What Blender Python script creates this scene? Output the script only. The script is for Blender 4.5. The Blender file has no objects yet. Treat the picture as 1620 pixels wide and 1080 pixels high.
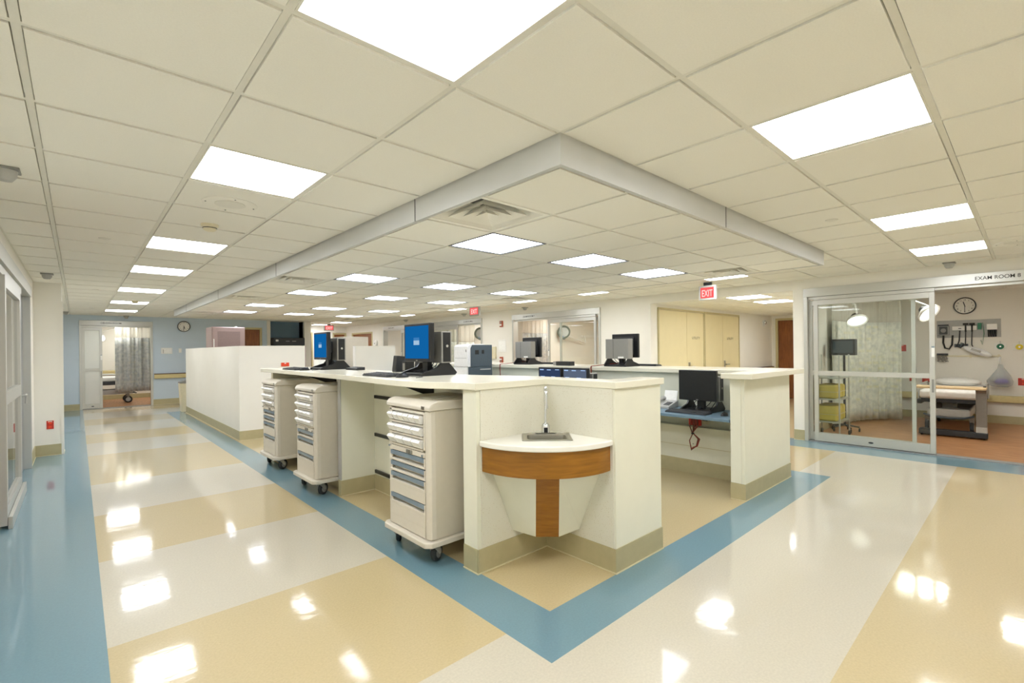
import bpy, math, random
from mathutils import Vector, Matrix
random.seed(7)
SC = bpy.context.scene
COL = SC.collection
PI = math.pi
F = 0.6096          # ceiling module (2 ft)
H = 2.462           # main ceiling height
HL = 2.319          # dropped ceiling height
XW = 6.5            # wall with the exam rooms
YB = 15.06          # blue end wall
XL = -2.15          # left wall


# ------------------------------------------------------------------ helpers
class MB:
    def __init__(s):
        s.v = []; s.f = []; s.m = []

    def add(s, vs, fs, mi=0):
        n = len(s.v)
        s.v += [tuple(p) for p in vs]
        s.f += [tuple(i + n for i in f) for f in fs]
        s.m += [mi] * len(fs)
        return s

    def box(s, x0, x1, y0, y1, z0, z1, mi=0):
        x0, x1 = min(x0, x1), max(x0, x1); y0, y1 = min(y0, y1), max(y0, y1); z0, z1 = min(z0, z1), max(z0, z1)
        v = [(x0, y0, z0), (x1, y0, z0), (x1, y1, z0), (x0, y1, z0), (x0, y0, z1), (x1, y0, z1), (x1, y1, z1), (x0, y1, z1)]
        return s.add(v, [(0, 3, 2, 1), (4, 5, 6, 7), (0, 1, 5, 4), (1, 2, 6, 5), (2, 3, 7, 6), (3, 0, 4, 7)], mi)

    def prism(s, pts, z0, z1, mi=0, pts_top=None):
        a = sum(pts[i][0] * pts[(i + 1) % len(pts)][1] - pts[(i + 1) % len(pts)][0] * pts[i][1] for i in range(len(pts)))
        top = pts_top or pts
        if a < 0:
            pts = pts[::-1]; top = top[::-1]
        n = len(pts)
        v = [(x, y, z0) for x, y in pts] + [(x, y, z1) for x, y in top]
        f = [tuple(range(n))[::-1], tuple(range(n, 2 * n))] + [(i, (i + 1) % n, n + (i + 1) % n, n + i) for i in range(n)]
        return s.add(v, f, mi)

    def prism_ax(s, pts, a0, a1, axis, mi=0):
        """polygon in the two other axes, extruded along axis 'x' (pts=(y,z)) or 'y' (pts=(x,z))"""
        a = sum(pts[i][0] * pts[(i + 1) % len(pts)][1] - pts[(i + 1) % len(pts)][0] * pts[i][1] for i in range(len(pts)))
        if a < 0:
            pts = pts[::-1]
        n = len(pts)
        if axis == 'x':
            v = [(a0, p, q) for p, q in pts] + [(a1, p, q) for p, q in pts]
            flip = False
        else:
            v = [(p, a0, q) for p, q in pts] + [(p, a1, q) for p, q in pts]
            flip = True
        f = [tuple(range(n))[::-1], tuple(range(n, 2 * n))] + [(i, (i + 1) % n, n + (i + 1) % n, n + i) for i in range(n)]
        if flip:
            f = [q[::-1] for q in f]
        return s.add(v, f, mi)

    def lathe(s, prof, c=(0, 0, 0), n=28, axis='z', mi=0):
        """prof: list of (radius, height) along the axis"""
        vs = []; fs = []
        k = len(prof)
        for i in range(n):
            a = 2 * PI * i / n
            for r, h in prof:
                p, q = r * math.cos(a), r * math.sin(a)
                if axis == 'z': w = (p, q, h)
                elif axis == 'y': w = (q, h, p)
                else: w = (h, p, q)
                vs.append((c[0] + w[0], c[1] + w[1], c[2] + w[2]))
        for i in range(n):
            j = (i + 1) % n
            for t in range(k - 1):
                fs.append((i * k + t, j * k + t, j * k + t + 1, i * k + t + 1))
        fs.append(tuple(i * k for i in range(n))[::-1])
        fs.append(tuple(i * k + k - 1 for i in range(n)))
        return s.add(vs, fs, mi)

    def cyl(s, c, r, h, axis='z', n=24, mi=0, r2=None):
        return s.lathe([(r, 0), (r if r2 is None else r2, h)], c, n, axis, mi)

    def tube(s, path, r, n=8, mi=0, radii=None):
        P = [Vector(p) for p in path]
        vs = []; fs = []
        prev = None
        for i, p in enumerate(P):
            if i == 0: t = P[1] - P[0]
            elif i == len(P) - 1: t = P[-1] - P[-2]
            else: t = (P[i + 1] - P[i]).normalized() + (P[i] - P[i - 1]).normalized()
            t.normalize()
            if prev is None:
                up = Vector((0, 0, 1)) if abs(t.z) < .9 else Vector((1, 0, 0))
                a = t.cross(up).normalized()
            else:
                a = (prev - t * prev.dot(t))
                a = a.normalized() if a.length > 1e-6 else t.orthogonal().normalized()
            prev = a
            b = t.cross(a)
            rr = radii[i] if radii else r
            for k in range(n):
                th = 2 * PI * k / n
                vs.append(tuple(p + (a * math.cos(th) + b * math.sin(th)) * rr))
        for i in range(len(P) - 1):
            for k in range(n):
                q = (k + 1) % n
                fs.append((i * n + k, i * n + q, (i + 1) * n + q, (i + 1) * n + k))
        fs.append(tuple(range(n))[::-1]); fs.append(tuple((len(P) - 1) * n + k for k in range(n)))
        return s.add(vs, fs, mi)

    def ball(s, c, rx, ry=None, rz=None, n=16, mi=0, z0=-1, z1=1):
        ry = ry or rx; rz = rz or rx
        prof = []
        m = 10
        for i in range(m + 1):
            t = math.asin(z0) + (math.asin(z1) - math.asin(z0)) * i / m
            prof.append((max(math.cos(t), 1e-4), math.sin(t)))
        t = MB().lathe(prof, n=n)
        return s.add([(c[0] + x * rx, c[1] + y * ry, c[2] + z * rz) for x, y, z in t.v], t.f, mi)

    def xf(s, M):
        s.v = [tuple(M @ Vector(p)) for p in s.v]
        return s

    def move(s, x, y, z):
        s.v = [(a + x, b + y, c + z) for a, b, c in s.v]
        return s


def tag(o, label=None, cat=None, group=None, kind=None):
    if label: o['label'] = label
    if cat: o['category'] = cat
    if group: o['group'] = group
    if kind: o['kind'] = kind
    return o


def build(name, mb, mats, parent=None, bevel=0, seg=2, loc=None, smooth=35, solid=0, subsurf=0):
    me = bpy.data.meshes.new(name)
    if loc: mb.move(-loc[0], -loc[1], -loc[2])
    me.from_pydata(mb.v, [], mb.f)
    mats = mats if isinstance(mats, (list, tuple)) else [mats]
    for m in mats: me.materials.append(m)
    me.polygons.foreach_set('material_index', mb.m)
    me.polygons.foreach_set('use_smooth', [True] * len(mb.f))
    me.update(); me.validate()
    me.set_sharp_from_angle(angle=math.radians(smooth))
    o = bpy.data.objects.new(name, me)
    COL.objects.link(o)
    if parent is not None: o.parent = parent
    if loc: o.location = loc
    if solid:
        md = o.modifiers.new('thickness', 'SOLIDIFY'); md.thickness = solid; md.offset = 0
    if bevel:
        md = o.modifiers.new('edge', 'BEVEL'); md.width = bevel; md.segments = seg; md.limit_method = 'ANGLE'; md.angle_limit = math.radians(40)
        md.harden_normals = True
    if subsurf:
        md = o.modifiers.new('sub', 'SUBSURF'); md.levels = subsurf; md.render_levels = subsurf
    return o


def thing(name, label, cat, loc=(0, 0, 0), rz=0, group=None, kind=None):
    o = bpy.data.objects.new(name, None)
    COL.objects.link(o)
    o.empty_display_size = .1
    o.location = loc; o.rotation_euler = (0, 0, rz)
    return tag(o, label, cat, group, kind)


def structure(name, mb, mats, label, cat, bevel=0, loc=None):
    return tag(build(name, mb, mats, None, bevel, loc=loc), label, cat, kind='structure')


def copy_tree(o, parent=None):
    c = o.copy(); COL.objects.link(c)
    if parent is not None: c.parent = parent
    for ch in list(o.children): copy_tree(ch, c)
    return c


def dup(o, loc, rz=None, label=None, group=None):
    c = copy_tree(o)
    c.location = loc
    if rz is not None: c.rotation_euler = (0, 0, rz)
    if label: c['label'] = label
    if group: c['group'] = group
    return c


def text_mesh(name, body, size, mat, parent, loc, rot, depth=.001, align='LEFT', width=None):
    cu = bpy.data.curves.new(name, 'FONT')
    cu.body = body; cu.size = size; cu.offset = size * .008; cu.extrude = depth; cu.align_x = align
    tmp = bpy.data.objects.new(name + '_tmp', cu)
    COL.objects.link(tmp)
    dg = bpy.context.evaluated_depsgraph_get()
    me = bpy.data.meshes.new_from_object(tmp.evaluated_get(dg))
    COL.objects.unlink(tmp); bpy.data.objects.remove(tmp)
    me.materials.clear(); me.materials.append(mat)
    o = bpy.data.objects.new(name, me); COL.objects.link(o)
    o.parent = parent; o.location = loc; o.rotation_euler = rot
    if width:
        w = max(v.co.x for v in me.vertices) - min(v.co.x for v in me.vertices)
        for v in me.vertices: v.co.x *= width / w
    return o


# ------------------------------------------------------------------ materials
def lin(c):
    return tuple((x / 255 / 12.92 if x / 255 <= .04045 else ((x / 255 + .055) / 1.055) ** 2.4) for x in c)


class NT:
    def __init__(s, name):
        s.mat = bpy.data.materials.new(name); s.mat.use_nodes = True
        s.t = s.mat.node_tree; s.n = s.t.nodes; s.l = s.t.links
        s.b = s.n['Principled BSDF']; s.out = s.n['Material Output']
        s.tc = s.n.new('ShaderNodeTexCoord')

    def noise(s, scale, detail=3, src='Object', stretch=None):
        n = s.n.new('ShaderNodeTexNoise'); n.inputs['Scale'].default_value = scale; n.inputs['Detail'].default_value = detail
        if stretch:
            mp = s.n.new('ShaderNodeMapping'); mp.inputs['Scale'].default_value = stretch
            s.l.new(s.tc.outputs[src], mp.inputs[0]); s.l.new(mp.outputs[0], n.inputs[0])
        else:
            s.l.new(s.tc.outputs[src], n.inputs[0])
        return n

    def ramp(s, fac, stops):
        r = s.n.new('ShaderNodeValToRGB')
        e = r.color_ramp.elements
        while len(e) < len(stops): e.new(.5)
        for q, (p, c) in zip(e, stops):
            q.position = p; q.color = (*c, 1)
        s.l.new(fac, r.inputs[0])
        return r

    def bump(s, h, strength, dist=.002):
        b = s.n.new('ShaderNodeBump'); b.inputs['Strength'].default_value = strength; b.inputs['Distance'].default_value = dist
        s.l.new(h, b.inputs['Height']); s.l.new(b.outputs[0], s.b.inputs['Normal'])
        return b


def M(name, rgb, rough=.5, metal=0, var=.04, scale=30, bump=0, coat=0, spec=None, stretch=None, bscale=None, detail=3):
    t = NT(name)
    c = lin(rgb)
    n = t.noise(scale, detail, stretch=stretch)
    lo = tuple(x * (1 - var) for x in c); hi = tuple(min(1, x * (1 + var)) for x in c)
    r = t.ramp(n.outputs[0], [(.3, lo), (.7, hi)])
    t.l.new(r.outputs[0], t.b.inputs['Base Color'])
    t.b.inputs['Roughness'].default_value = rough; t.b.inputs['Metallic'].default_value = metal
    if spec is not None: t.b.inputs['Specular IOR Level'].default_value = spec
    if coat: t.b.inputs['Coat Weight'].default_value = coat; t.b.inputs['Coat Roughness'].default_value = .06
    if bump:
        bn = t.noise(bscale or scale, detail, stretch=stretch)
        t.bump(bn.outputs[0], bump)
    return t.mat


def linoleum(name, rgb):
    t = NT(name)
    c = lin(rgb)
    n = t.noise(90, 4); n2 = t.noise(1.3, 2)
    r = t.ramp(n.outputs[0], [(.3, tuple(x * .93 for x in c)), (.68, tuple(min(1, x * 1.04) for x in c))])
    t.l.new(r.outputs[0], t.b.inputs['Base Color'])
    t.b.inputs['Roughness'].default_value = .55
    t.b.inputs['Coat Weight'].default_value = 1.0
    rr = t.n.new('ShaderNodeMapRange'); rr.inputs[3].default_value = .05; rr.inputs[4].default_value = .10
    t.l.new(n2.outputs[0], rr.inputs[0]); t.l.new(rr.outputs[0], t.b.inputs['Coat Roughness'])
    w = t.noise(9, 2, stretch=(1, 1.6, 1)); w2 = t.noise(45, 2)
    ad = t.n.new('ShaderNodeMath'); ad.operation = 'MULTIPLY_ADD'; ad.inputs[1].default_value = .18
    t.l.new(w2.outputs[0], ad.inputs[0]); t.l.new(w.outputs[0], ad.inputs[2])
    b = t.n.new('ShaderNodeBump'); b.inputs['Strength'].default_value = .11; b.inputs['Distance'].default_value = .004
    t.l.new(ad.outputs[0], b.inputs['Height']); t.l.new(b.outputs[0], t.b.inputs['Coat Normal'])
    return t.mat


def wood(name, a, b, scale=(1, 1, 9), rough=.35, freq=6):
    t = NT(name)
    n = t.noise(freq, 5, stretch=scale)
    n.inputs['Distortion'].default_value = .6
    r = t.ramp(n.outputs[0], [(.3, lin(a)), (.7, lin(b))])
    t.l.new(r.outputs[0], t.b.inputs['Base Color'])
    t.b.inputs['Roughness'].default_value = rough
    return t.mat


def speckle(name, base, specs, rough=.3, scale=120):
    t = NT(name)
    vo = t.n.new('ShaderNodeTexVoronoi'); vo.inputs['Scale'].default_value = scale
    t.l.new(t.tc.outputs['Object'], vo.inputs[0])
    lt = t.n.new('ShaderNodeMath'); lt.operation = 'LESS_THAN'; lt.inputs[1].default_value = .22
    t.l.new(vo.outputs['Distance'], lt.inputs[0])
    sep = t.n.new('ShaderNodeSeparateColor'); t.l.new(vo.outputs['Color'], sep.inputs[0])
    gt = t.n.new('ShaderNodeMath'); gt.operation = 'GREATER_THAN'; gt.inputs[1].default_value = .80
    t.l.new(sep.outputs[0], gt.inputs[0])
    mu = t.n.new('ShaderNodeMath'); mu.operation = 'MULTIPLY'
    t.l.new(lt.outputs[0], mu.inputs[0]); t.l.new(gt.outputs[0], mu.inputs[1])
    mx = t.n.new('ShaderNodeMix'); mx.data_type = 'RGBA'
    mx.inputs[6].default_value = (*lin(base), 1); mx.inputs[7].default_value = (*lin(specs), 1)
    t.l.new(mu.outputs[0], mx.inputs[0]); t.l.new(mx.outputs[2], t.b.inputs['Base Color'])
    t.b.inputs['Roughness'].default_value = rough
    return t.mat


def emit(name, rgb, strength, grid=0):
    t = NT(name)
    e = t.n.new('ShaderNodeEmission')
    e.inputs[0].default_value = (*lin(rgb), 1); e.inputs[1].default_value = strength
    if grid:
        ch = t.noise(14, 2)
        r = t.ramp(ch.outputs[0], [(.35, tuple(x * .80 for x in lin(rgb))), (.62, lin(rgb))])
        t.l.new(r.outputs[0], e.inputs[0])
    t.l.new(e.outputs[0], t.out.inputs[0])
    return t.mat


def glass(name, tint=(.93, .97, .95), rough=0.0, frost=0):
    t = NT(name)
    tr = t.n.new('ShaderNodeBsdfTransparent'); tr.inputs[0].default_value = (*tint, 1)
    gl = t.n.new('ShaderNodeBsdfGlossy'); gl.inputs[1].default_value = rough
    fr = t.n.new('ShaderNodeFresnel'); fr.inputs[0].default_value = 1.45
    mx = t.n.new('ShaderNodeMixShader')
    ge = t.n.new('ShaderNodeNewGeometry'); ft = t.n.new('ShaderNodeMath'); ft.operation = 'SUBTRACT'; ft.inputs[0].default_value = 1
    t.l.new(ge.outputs['Backfacing'], ft.inputs[1])
    mf = t.n.new('ShaderNodeMath'); mf.operation = 'MULTIPLY'; t.l.new(fr.outputs[0], mf.inputs[0]); t.l.new(ft.outputs[0], mf.inputs[1])
    t.l.new(mf.outputs[0], mx.inputs[0]); t.l.new(tr.outputs[0], mx.inputs[1]); t.l.new(gl.outputs[0], mx.inputs[2])
    last = mx
    if frost:
        df = t.n.new('ShaderNodeBsdfTranslucent'); df.inputs[0].default_value = (.93, .95, .93, 1)
        d2 = t.n.new('ShaderNodeBsdfDiffuse'); d2.inputs[0].default_value = (.85, .87, .86, 1)
        m0 = t.n.new('ShaderNodeMixShader'); m0.inputs[0].default_value = .45
        t.l.new(df.outputs[0], m0.inputs[1]); t.l.new(d2.outputs[0], m0.inputs[2])
        m2 = t.n.new('ShaderNodeMixShader'); m2.inputs[0].default_value = frost
        t.l.new(mx.outputs[0], m2.inputs[1]); t.l.new(m0.outputs[0], m2.inputs[2])
        last = m2
    t.l.new(last.outputs[0], t.out.inputs[0])
    return t.mat


def net(name):
    """woven mesh at the top of a cubicle curtain: half open, half white thread"""
    t = NT(name)
    w = t.n.new('ShaderNodeTexChecker'); w.inputs['Scale'].default_value = 260
    t.l.new(t.tc.outputs['Object'], w.inputs[0])
    tr = t.n.new('ShaderNodeBsdfTransparent')
    t.b.inputs['Base Color'].default_value = (*lin((236, 233, 222)), 1); t.b.inputs['Roughness'].default_value = .8
    mx = t.n.new('ShaderNodeMixShader')
    mr = t.n.new('ShaderNodeMapRange'); mr.inputs[3].default_value = .25; mr.inputs[4].default_value = .65
    t.l.new(w.outputs[1], mr.inputs[0]); t.l.new(mr.outputs[0], mx.inputs[0])
    t.l.new(tr.outputs[0], mx.inputs[1]); t.l.new(t.b.outputs[0], mx.inputs[2])
    t.l.new(mx.outputs[0], t.out.inputs[0])
    return t.mat


def curtain_mat(name, base, dark, patch):
    t = NT(name)
    n = t.noise(13, 4)
    r = t.ramp(n.outputs[0], [(.36, lin(dark)), (.62, lin(base))])
    br = t.n.new('ShaderNodeTexBrick'); br.inputs['Scale'].default_value = 2.2; br.inputs['Mortar Size'].default_value = .08; br.inputs['Bias'].default_value = -.35
    br.inputs['Color1'].default_value = (0, 0, 0, 1); br.inputs['Color2'].default_value = (1, 1, 1, 1); br.inputs['Mortar'].default_value = (0, 0, 0, 1)
    sp = t.n.new('ShaderNodeSeparateXYZ'); t.l.new(t.tc.outputs['Object'], sp.inputs[0])
    sb = t.n.new('ShaderNodeMath'); sb.operation = 'SUBTRACT'
    t.l.new(sp.outputs[0], sb.inputs[0]); t.l.new(sp.outputs[1], sb.inputs[1])
    cb = t.n.new('ShaderNodeCombineXYZ'); t.l.new(sb.outputs[0], cb.inputs[0]); t.l.new(sp.outputs[2], cb.inputs[1])
    t.l.new(cb.outputs[0], br.inputs[0])
    mx = t.n.new('ShaderNodeMix'); mx.data_type = 'RGBA'
    ml = t.n.new('ShaderNodeMath'); ml.operation = 'MULTIPLY'; ml.inputs[1].default_value = .55
    t.l.new(br.outputs[0], ml.inputs[0]); t.l.new(ml.outputs[0], mx.inputs[0])
    t.l.new(r.outputs[0], mx.inputs[6]); mx.inputs[7].default_value = (*lin(patch), 1)
    t.l.new(mx.outputs[2], t.b.inputs['Base Color'])
    t.b.inputs['Roughness'].default_value = .85
    return t.mat


m_wall = M('wall paint cream', (238, 235, 226), .6, var=.012, scale=3)
m_wall_blue = M('wall paint blue', (200, 215, 228), .6, var=.015, scale=3)
m_wall_dkblue = M('wall paint deep blue', (128, 160, 182), .6, var=.02, scale=3)
m_tile = M('ceiling tile', (238, 236, 227), .85, var=.02, scale=160, bump=.12, bscale=260)
m_grid = M('ceiling grid metal', (226, 224, 214), .5, var=.01)
m_fascia = M('soffit fascia metal', (204, 205, 203), .38, var=.015, scale=4, metal=.25)
m_pale = linoleum('linoleum pale', (202, 195, 177))
m_beige = linoleum('linoleum beige', (197, 179, 137))
m_blue = linoleum('linoleum blue', (108, 144, 158))
m_woodfl = wood('room floor wood vinyl', (150, 104, 66), (188, 138, 94), (9, 1, 1), .4, 4)
m_base = M('cove base tan', (182, 172, 134), .45, var=.04, scale=14)
m_tan_edge = M('cove base lip', (214, 205, 170), .5)
m_counter = speckle('worktop solid surface', (233, 229, 210), (205, 196, 170), .22, 260)
m_lam = M('laminate ivory', (230, 229, 211), .4, var=.012, scale=8)
m_splash = speckle('speckled splash panel', (224, 221, 205), (184, 170, 134), .3, 130)
m_deskblue = M('laminate blue desk', (106, 132, 150), .35)
m_sinktop = M('sink top white', (238, 236, 226), .2, var=.01)
m_cherry = wood('cherry veneer', (132, 82, 14), (160, 104, 26), (1, 1, 7), .3, 7)
m_cherry_h = wood('cherry veneer curved', (128, 84, 12), (158, 104, 24), (1, 1, 10), .28, 5)
m_steel = M('brushed steel', (176, 174, 166), .28, metal=1, var=.05, scale=120, stretch=(1, 1, 20))
m_chrome = M('chrome', (214, 216, 218), .08, metal=1, var=.01)
m_black = M('black plastic', (26, 27, 28), .35, var=.1)
m_dark = M('charcoal plastic', (48, 50, 53), .45, var=.05)
m_grey = M('grey plastic', (138, 138, 134), .4, var=.03)
m_silver = M('silver case', (150, 148, 142), .35, metal=.3, var=.02)
m_cart = M('cart putty plastic', (214, 207, 192), .42, var=.015)
m_cartside = M('cart putty side', (206, 198, 180), .42, var=.015)
m_bin = M('bin white plastic', (238, 237, 232), .3, var=.01)
m_pull = M('drawer pull blue', (122, 139, 153), .35)
m_rubber = M('caster rubber', (44, 46, 47), .55)
m_alu = M('anodised aluminium', (200, 200, 194), .36, metal=.55, var=.02, scale=60, stretch=(1, 1, 12))
m_alu_dk = M('aluminium grey', (150, 153, 154), .45, metal=.3, var=.02)  # grey metal of the pocket panel and thresholds
m_glass = glass('clear glass', (.97, .985, .98))
m_glass_r = glass('greenish glass', (.965, .985, .975))
m_frost = glass('frosted glass', (.95, .97, .96), .2, .8)
m_letter = M('sign lettering dark', (48, 43, 38), .5)
m_letter_lt = M('sign lettering faint', (120, 112, 82), .5)
m_red = M('red plastic', (196, 52, 36), .4)
m_redorange = M('orange red plastic', (232, 74, 40), .4)
m_white = M('white plastic', (240, 239, 234), .35, var=.01)
m_ivory = M('ivory plastic', (228, 220, 190), .4)
m_brown = wood('door brown wood', (118, 66, 26), (150, 88, 38), (7, 7, 1), .4, 3)
m_frame_tan = M('painted frame tan', (198, 186, 142), .4)
m_cream_door = M('cabinet door cream', (223, 210, 166), .4, var=.015, scale=5)
m_rail = M('handrail tan vinyl', (212, 196, 142), .4)
m_railtop = M('handrail cap brown', (96, 64, 44), .4)
m_curt_g = curtain_mat('curtain grey print', (226, 224, 212), (200, 202, 194), (226, 216, 150))
m_curt_d = curtain_mat('curtain slate print', (204, 205, 200), (174, 178, 178), (206, 204, 176))
m_net = net('curtain mesh')
m_sheet = M('bed sheet white', (240, 238, 234), .8, bump=.3, scale=18)
m_pillow = M('pillow white', (236, 236, 232), .8, bump=.2, scale=14)
m_bedgrey = M('bed grey', (128, 122, 114), .5)
m_bedlt = M('bed light grey', (186, 184, 178), .5)
m_bedtan = M('table top maple', (222, 194, 150), .4)
m_mauve = M('cabinet mauve metal', (164, 142, 138), .4, metal=.2, var=.02)
m_ltgrey = M('machine light grey', (176, 176, 172), .4)
m_pslate = M('printer slate', (72, 84, 92), .42)
m_pwhite = M('printer white', (232, 232, 230), .4)
m_cable_r = M('cable red', (140, 52, 40), .5)
m_cable_br = M('cable brown', (96, 62, 44), .5)
m_green = M('gauge green', (38, 120, 84), .35)
m_yellow = M('gauge yellow', (226, 204, 40), .35)
m_paper = M('paper white', (246, 246, 242), .6)
m_dial = M('clock dial', (236, 234, 226), .5)
m_yellowcloth = M('yellow gown', (206, 184, 92), .8, bump=.3, scale=20)
m_purple = M('purple item', (118, 96, 190), .4)
m_bag = glass('clear plastic bag', (.86, .89, .92), .15, .28)
m_steelpanel = M('stainless panel', (196, 190, 178), .35, metal=.5, var=.02)
m_key = M('keyboard charcoal', (66, 68, 70), .45)

m_lamp = emit('light diffuser lit', (249, 251, 255), 17.5)
m_lamp_soft = emit('light lens lit', (242, 246, 255), 11, grid=1)
m_room_lamp = emit('room light lit', (255, 254, 246), 16)
m_screen = emit('screen blue lit', (20, 112, 186), .62)
m_screen_lit = emit('screen dialog lit', (176, 208, 236), .7)
m_screen_mid = emit('screen dialog header lit', (70, 140, 205), .65)
m_scr_dark = emit('screen navy lit', (52, 66, 96), .8)
m_scr_grey = emit('screen slate lit', (92, 104, 124), .8)
m_scr_bar = emit('screen bar lit', (176, 208, 250), .9)
m_exit = emit('exit sign face lit', (246, 96, 96), .95)
m_exit_l = emit('exit sign letter lit', (255, 196, 190), 1.25)
m_exam_glow = emit('exam lamp lens glow', (255, 252, 240), 1.6)  # lens glow stands in for the bright reflection on the lamp heads

# ------------------------------------------------------------------ camera
cam = bpy.data.cameras.new('camera'); camo = bpy.data.objects.new('camera', cam); COL.objects.link(camo)
yaw = math.radians(42.509); roll = math.radians(-0.63)
fw = Vector((math.sin(yaw), math.cos(yaw), 0)); rt = Vector((math.cos(yaw), -math.sin(yaw), 0)); up = Vector((0, 0, 1))
R2 = rt * math.cos(roll) + up * math.sin(roll); U2 = -rt * math.sin(roll) + up * math.cos(roll)
mw = Matrix.Identity(4)
for i in range(3):
    mw[i][0] = R2[i]; mw[i][1] = U2[i]; mw[i][2] = -fw[i]
mw.translation = Vector((-1.696, -1.495, 1.434))
camo.matrix_world = mw
cam.sensor_width = 36; cam.sensor_fit = 'HORIZONTAL'; cam.lens = 750.2 / 1620 * 36; cam.shift_y = 13 / 1620
cam.clip_start = .02; cam.clip_end = 100
SC.camera = camo

# ------------------------------------------------------------------ floor
stripes = [(-9, 'b'), (-.91, 'p'), (.30, 'b'), (1.55, 'p'), (2.84, 'b'), (4.1, 'p'), (5.45, 'b'), (7.45, 'p'), (8.7, 'b'), (9.8, 'p'), (11.3, 'b'), (12.45, 'p'), (13.9, 'b')]


def floor_mat(x, y):
    if x > 6.56 and (y < .95 or y > 3.46) : return 3           # exam rooms
    if y > YB + .06 and x < 4.1: return 3                        # room behind the blue wall
    if x < XL - .06: return 3
    if .2 < x < 4.1 and .29 < y < 12.42: return 1                # inside the station
    if -.11 < x < 4.4 and -.01 < y < 12.72: return 2             # blue band
    if x < -1.6: return 2
    if 5.93 < x < 6.56: return 2
    k = 'b'
    for a, c in stripes:
        if y >= a: k = c
    if x > 4.4 and .30 < y < 14: k = 'b'
    return 0 if k == 'p' else 1


xs = sorted({-4.6, XL - .06, -1.6, -.11, .2, 4.1, 4.4, 5.93, 6.56, 13.2})
ys = sorted({-3.2, .95, 3.46, -.01, .29, 12.42, 12.72, 14.0, YB + .06, 19.2} | {a for a, c in stripes if a > -3})
fb = MB()
for i in range(len(xs) - 1):
    for j in range(len(ys) - 1):
        mi = floor_mat((xs[i] + xs[i + 1]) / 2, (ys[j] + ys[j + 1]) / 2)
        fb.add([(xs[i], ys[j], 0), (xs[i + 1], ys[j], 0), (xs[i + 1], ys[j + 1], 0), (xs[i], ys[j + 1], 0)], [(0, 1, 2, 3)], mi)
structure('floor', fb, [m_pale, m_beige, m_blue, m_woodfl], 'glossy linoleum floor with beige and cream stripes and blue bands', 'floor')

# ------------------------------------------------------------------ ceilings
def ceiling_mesh(x0, x1, y0, y1, z, skip=(), hole=None, ox=0.0, oy=0.0):
    """lay-in tiles on the 2 ft module between metal tees; skip = cells taken by lights and vents"""
    mb = MB()
    i0 = math.floor((x0 - ox) / F + 1e-4); i1 = math.ceil((x1 - ox) / F - 1e-4)
    j0 = math.floor((y0 - oy) / F + 1e-4); j1 = math.ceil((y1 - oy) / F - 1e-4)
    g = .012
    for i in range(i0, i1):
        for j in range(j0, j1):
            if hole and hole[0] <= i < hole[1] and hole[2] <= j < hole[3]: continue
            a0 = max(x0, ox + i * F); a1 = min(x1, ox + (i + 1) * F); b0 = max(y0, oy + j * F); b1 = min(y1, oy + (j + 1) * F)
            if a1 - a0 < .03 or b1 - b0 < .03: continue
            # tee: four strips round the cell
            mb.box(a0, a1, b0, b0 + g, z, z + .02, 1); mb.box(a0, a1, b1 - g, b1, z, z + .02, 1)
            mb.box(a0, a0 + g, b0 + g, b1 - g, z, z + .02, 1); mb.box(a1 - g, a1, b0 + g, b1 - g, z, z + .02, 1)
            if (i, j) in skip: continue
            c0, c1, d0, d1 = a0 + g, a1 - g, b0 + g, b1 - g
            e = .004; zb = z - .006
            v = [(c0 + e, d0 + e, zb), (c1 - e, d0 + e, zb), (c1 - e, d1 - e, zb), (c0 + e, d1 - e, zb),
                 (c0 + e, d0 + e, z + .02), (c1 - e, d0 + e, z + .02), (c1 - e, d1 - e, z + .02), (c0 + e, d1 - e, z + .02)]
            mb.add(v, [(0, 3, 2, 1), (4, 5, 6, 7), (0, 1, 5, 4), (1, 2, 6, 5), (2, 3, 7, 6), (3, 0, 4, 7)], 0)
    # plenum deck closing the gaps
    if hole:
        hx0, hx1, hy0, hy1 = hole[0] * F, hole[1] * F, hole[2] * F, hole[3] * F
        for q in ((x0, hx0, y0, y1), (hx1, x1, y0, y1), (hx0, hx1, y0, hy0), (hx0, hx1, hy1, y1)):
            mb.box(q[0], q[1], q[2], q[3], z + .16, z + .18, 1)
    else:
        mb.box(x0, x1, y0, y1, z + .16, z + .18, 1)
    return mb


UP_L = [(-2, j) for j in (-5, -1, 2, 6, 9, 13, 17, 21)]
UP_R = [(1, -2), (5, -2), (8, -2)]
UP_E = [(8, j) for j in (2, 6, 9, 13, 17)]
UP_F = [(8, 24), (8, 27)]
LO = [(i, j) for j in (2, 6, 9, 13, 16) for i in (1, 3, 5)]
VENT = [(0, 1), (0, 7), (0, 11), (0, 17), (6, 1), (6, 7), (6, 11), (6, 18)]
SPK = [(-2, 3), (8, -3), (-2, 16)]
skip_up = set(UP_L + UP_R + UP_E + UP_F)
structure('ceiling', ceiling_mesh(XL, XW, -3.0, 17.6, H, skip_up, (0, 7, 0, 20)), [m_tile, m_grid],
          'cream tiled suspended ceiling over the corridors', 'ceiling')
structure('ceiling', ceiling_mesh(.03, 7 * F - .03, .03, 20 * F - .03, HL, set(LO + VENT)), [m_tile, m_grid],
          'lower cream tiled ceiling above the nurse station', 'ceiling')
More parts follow.
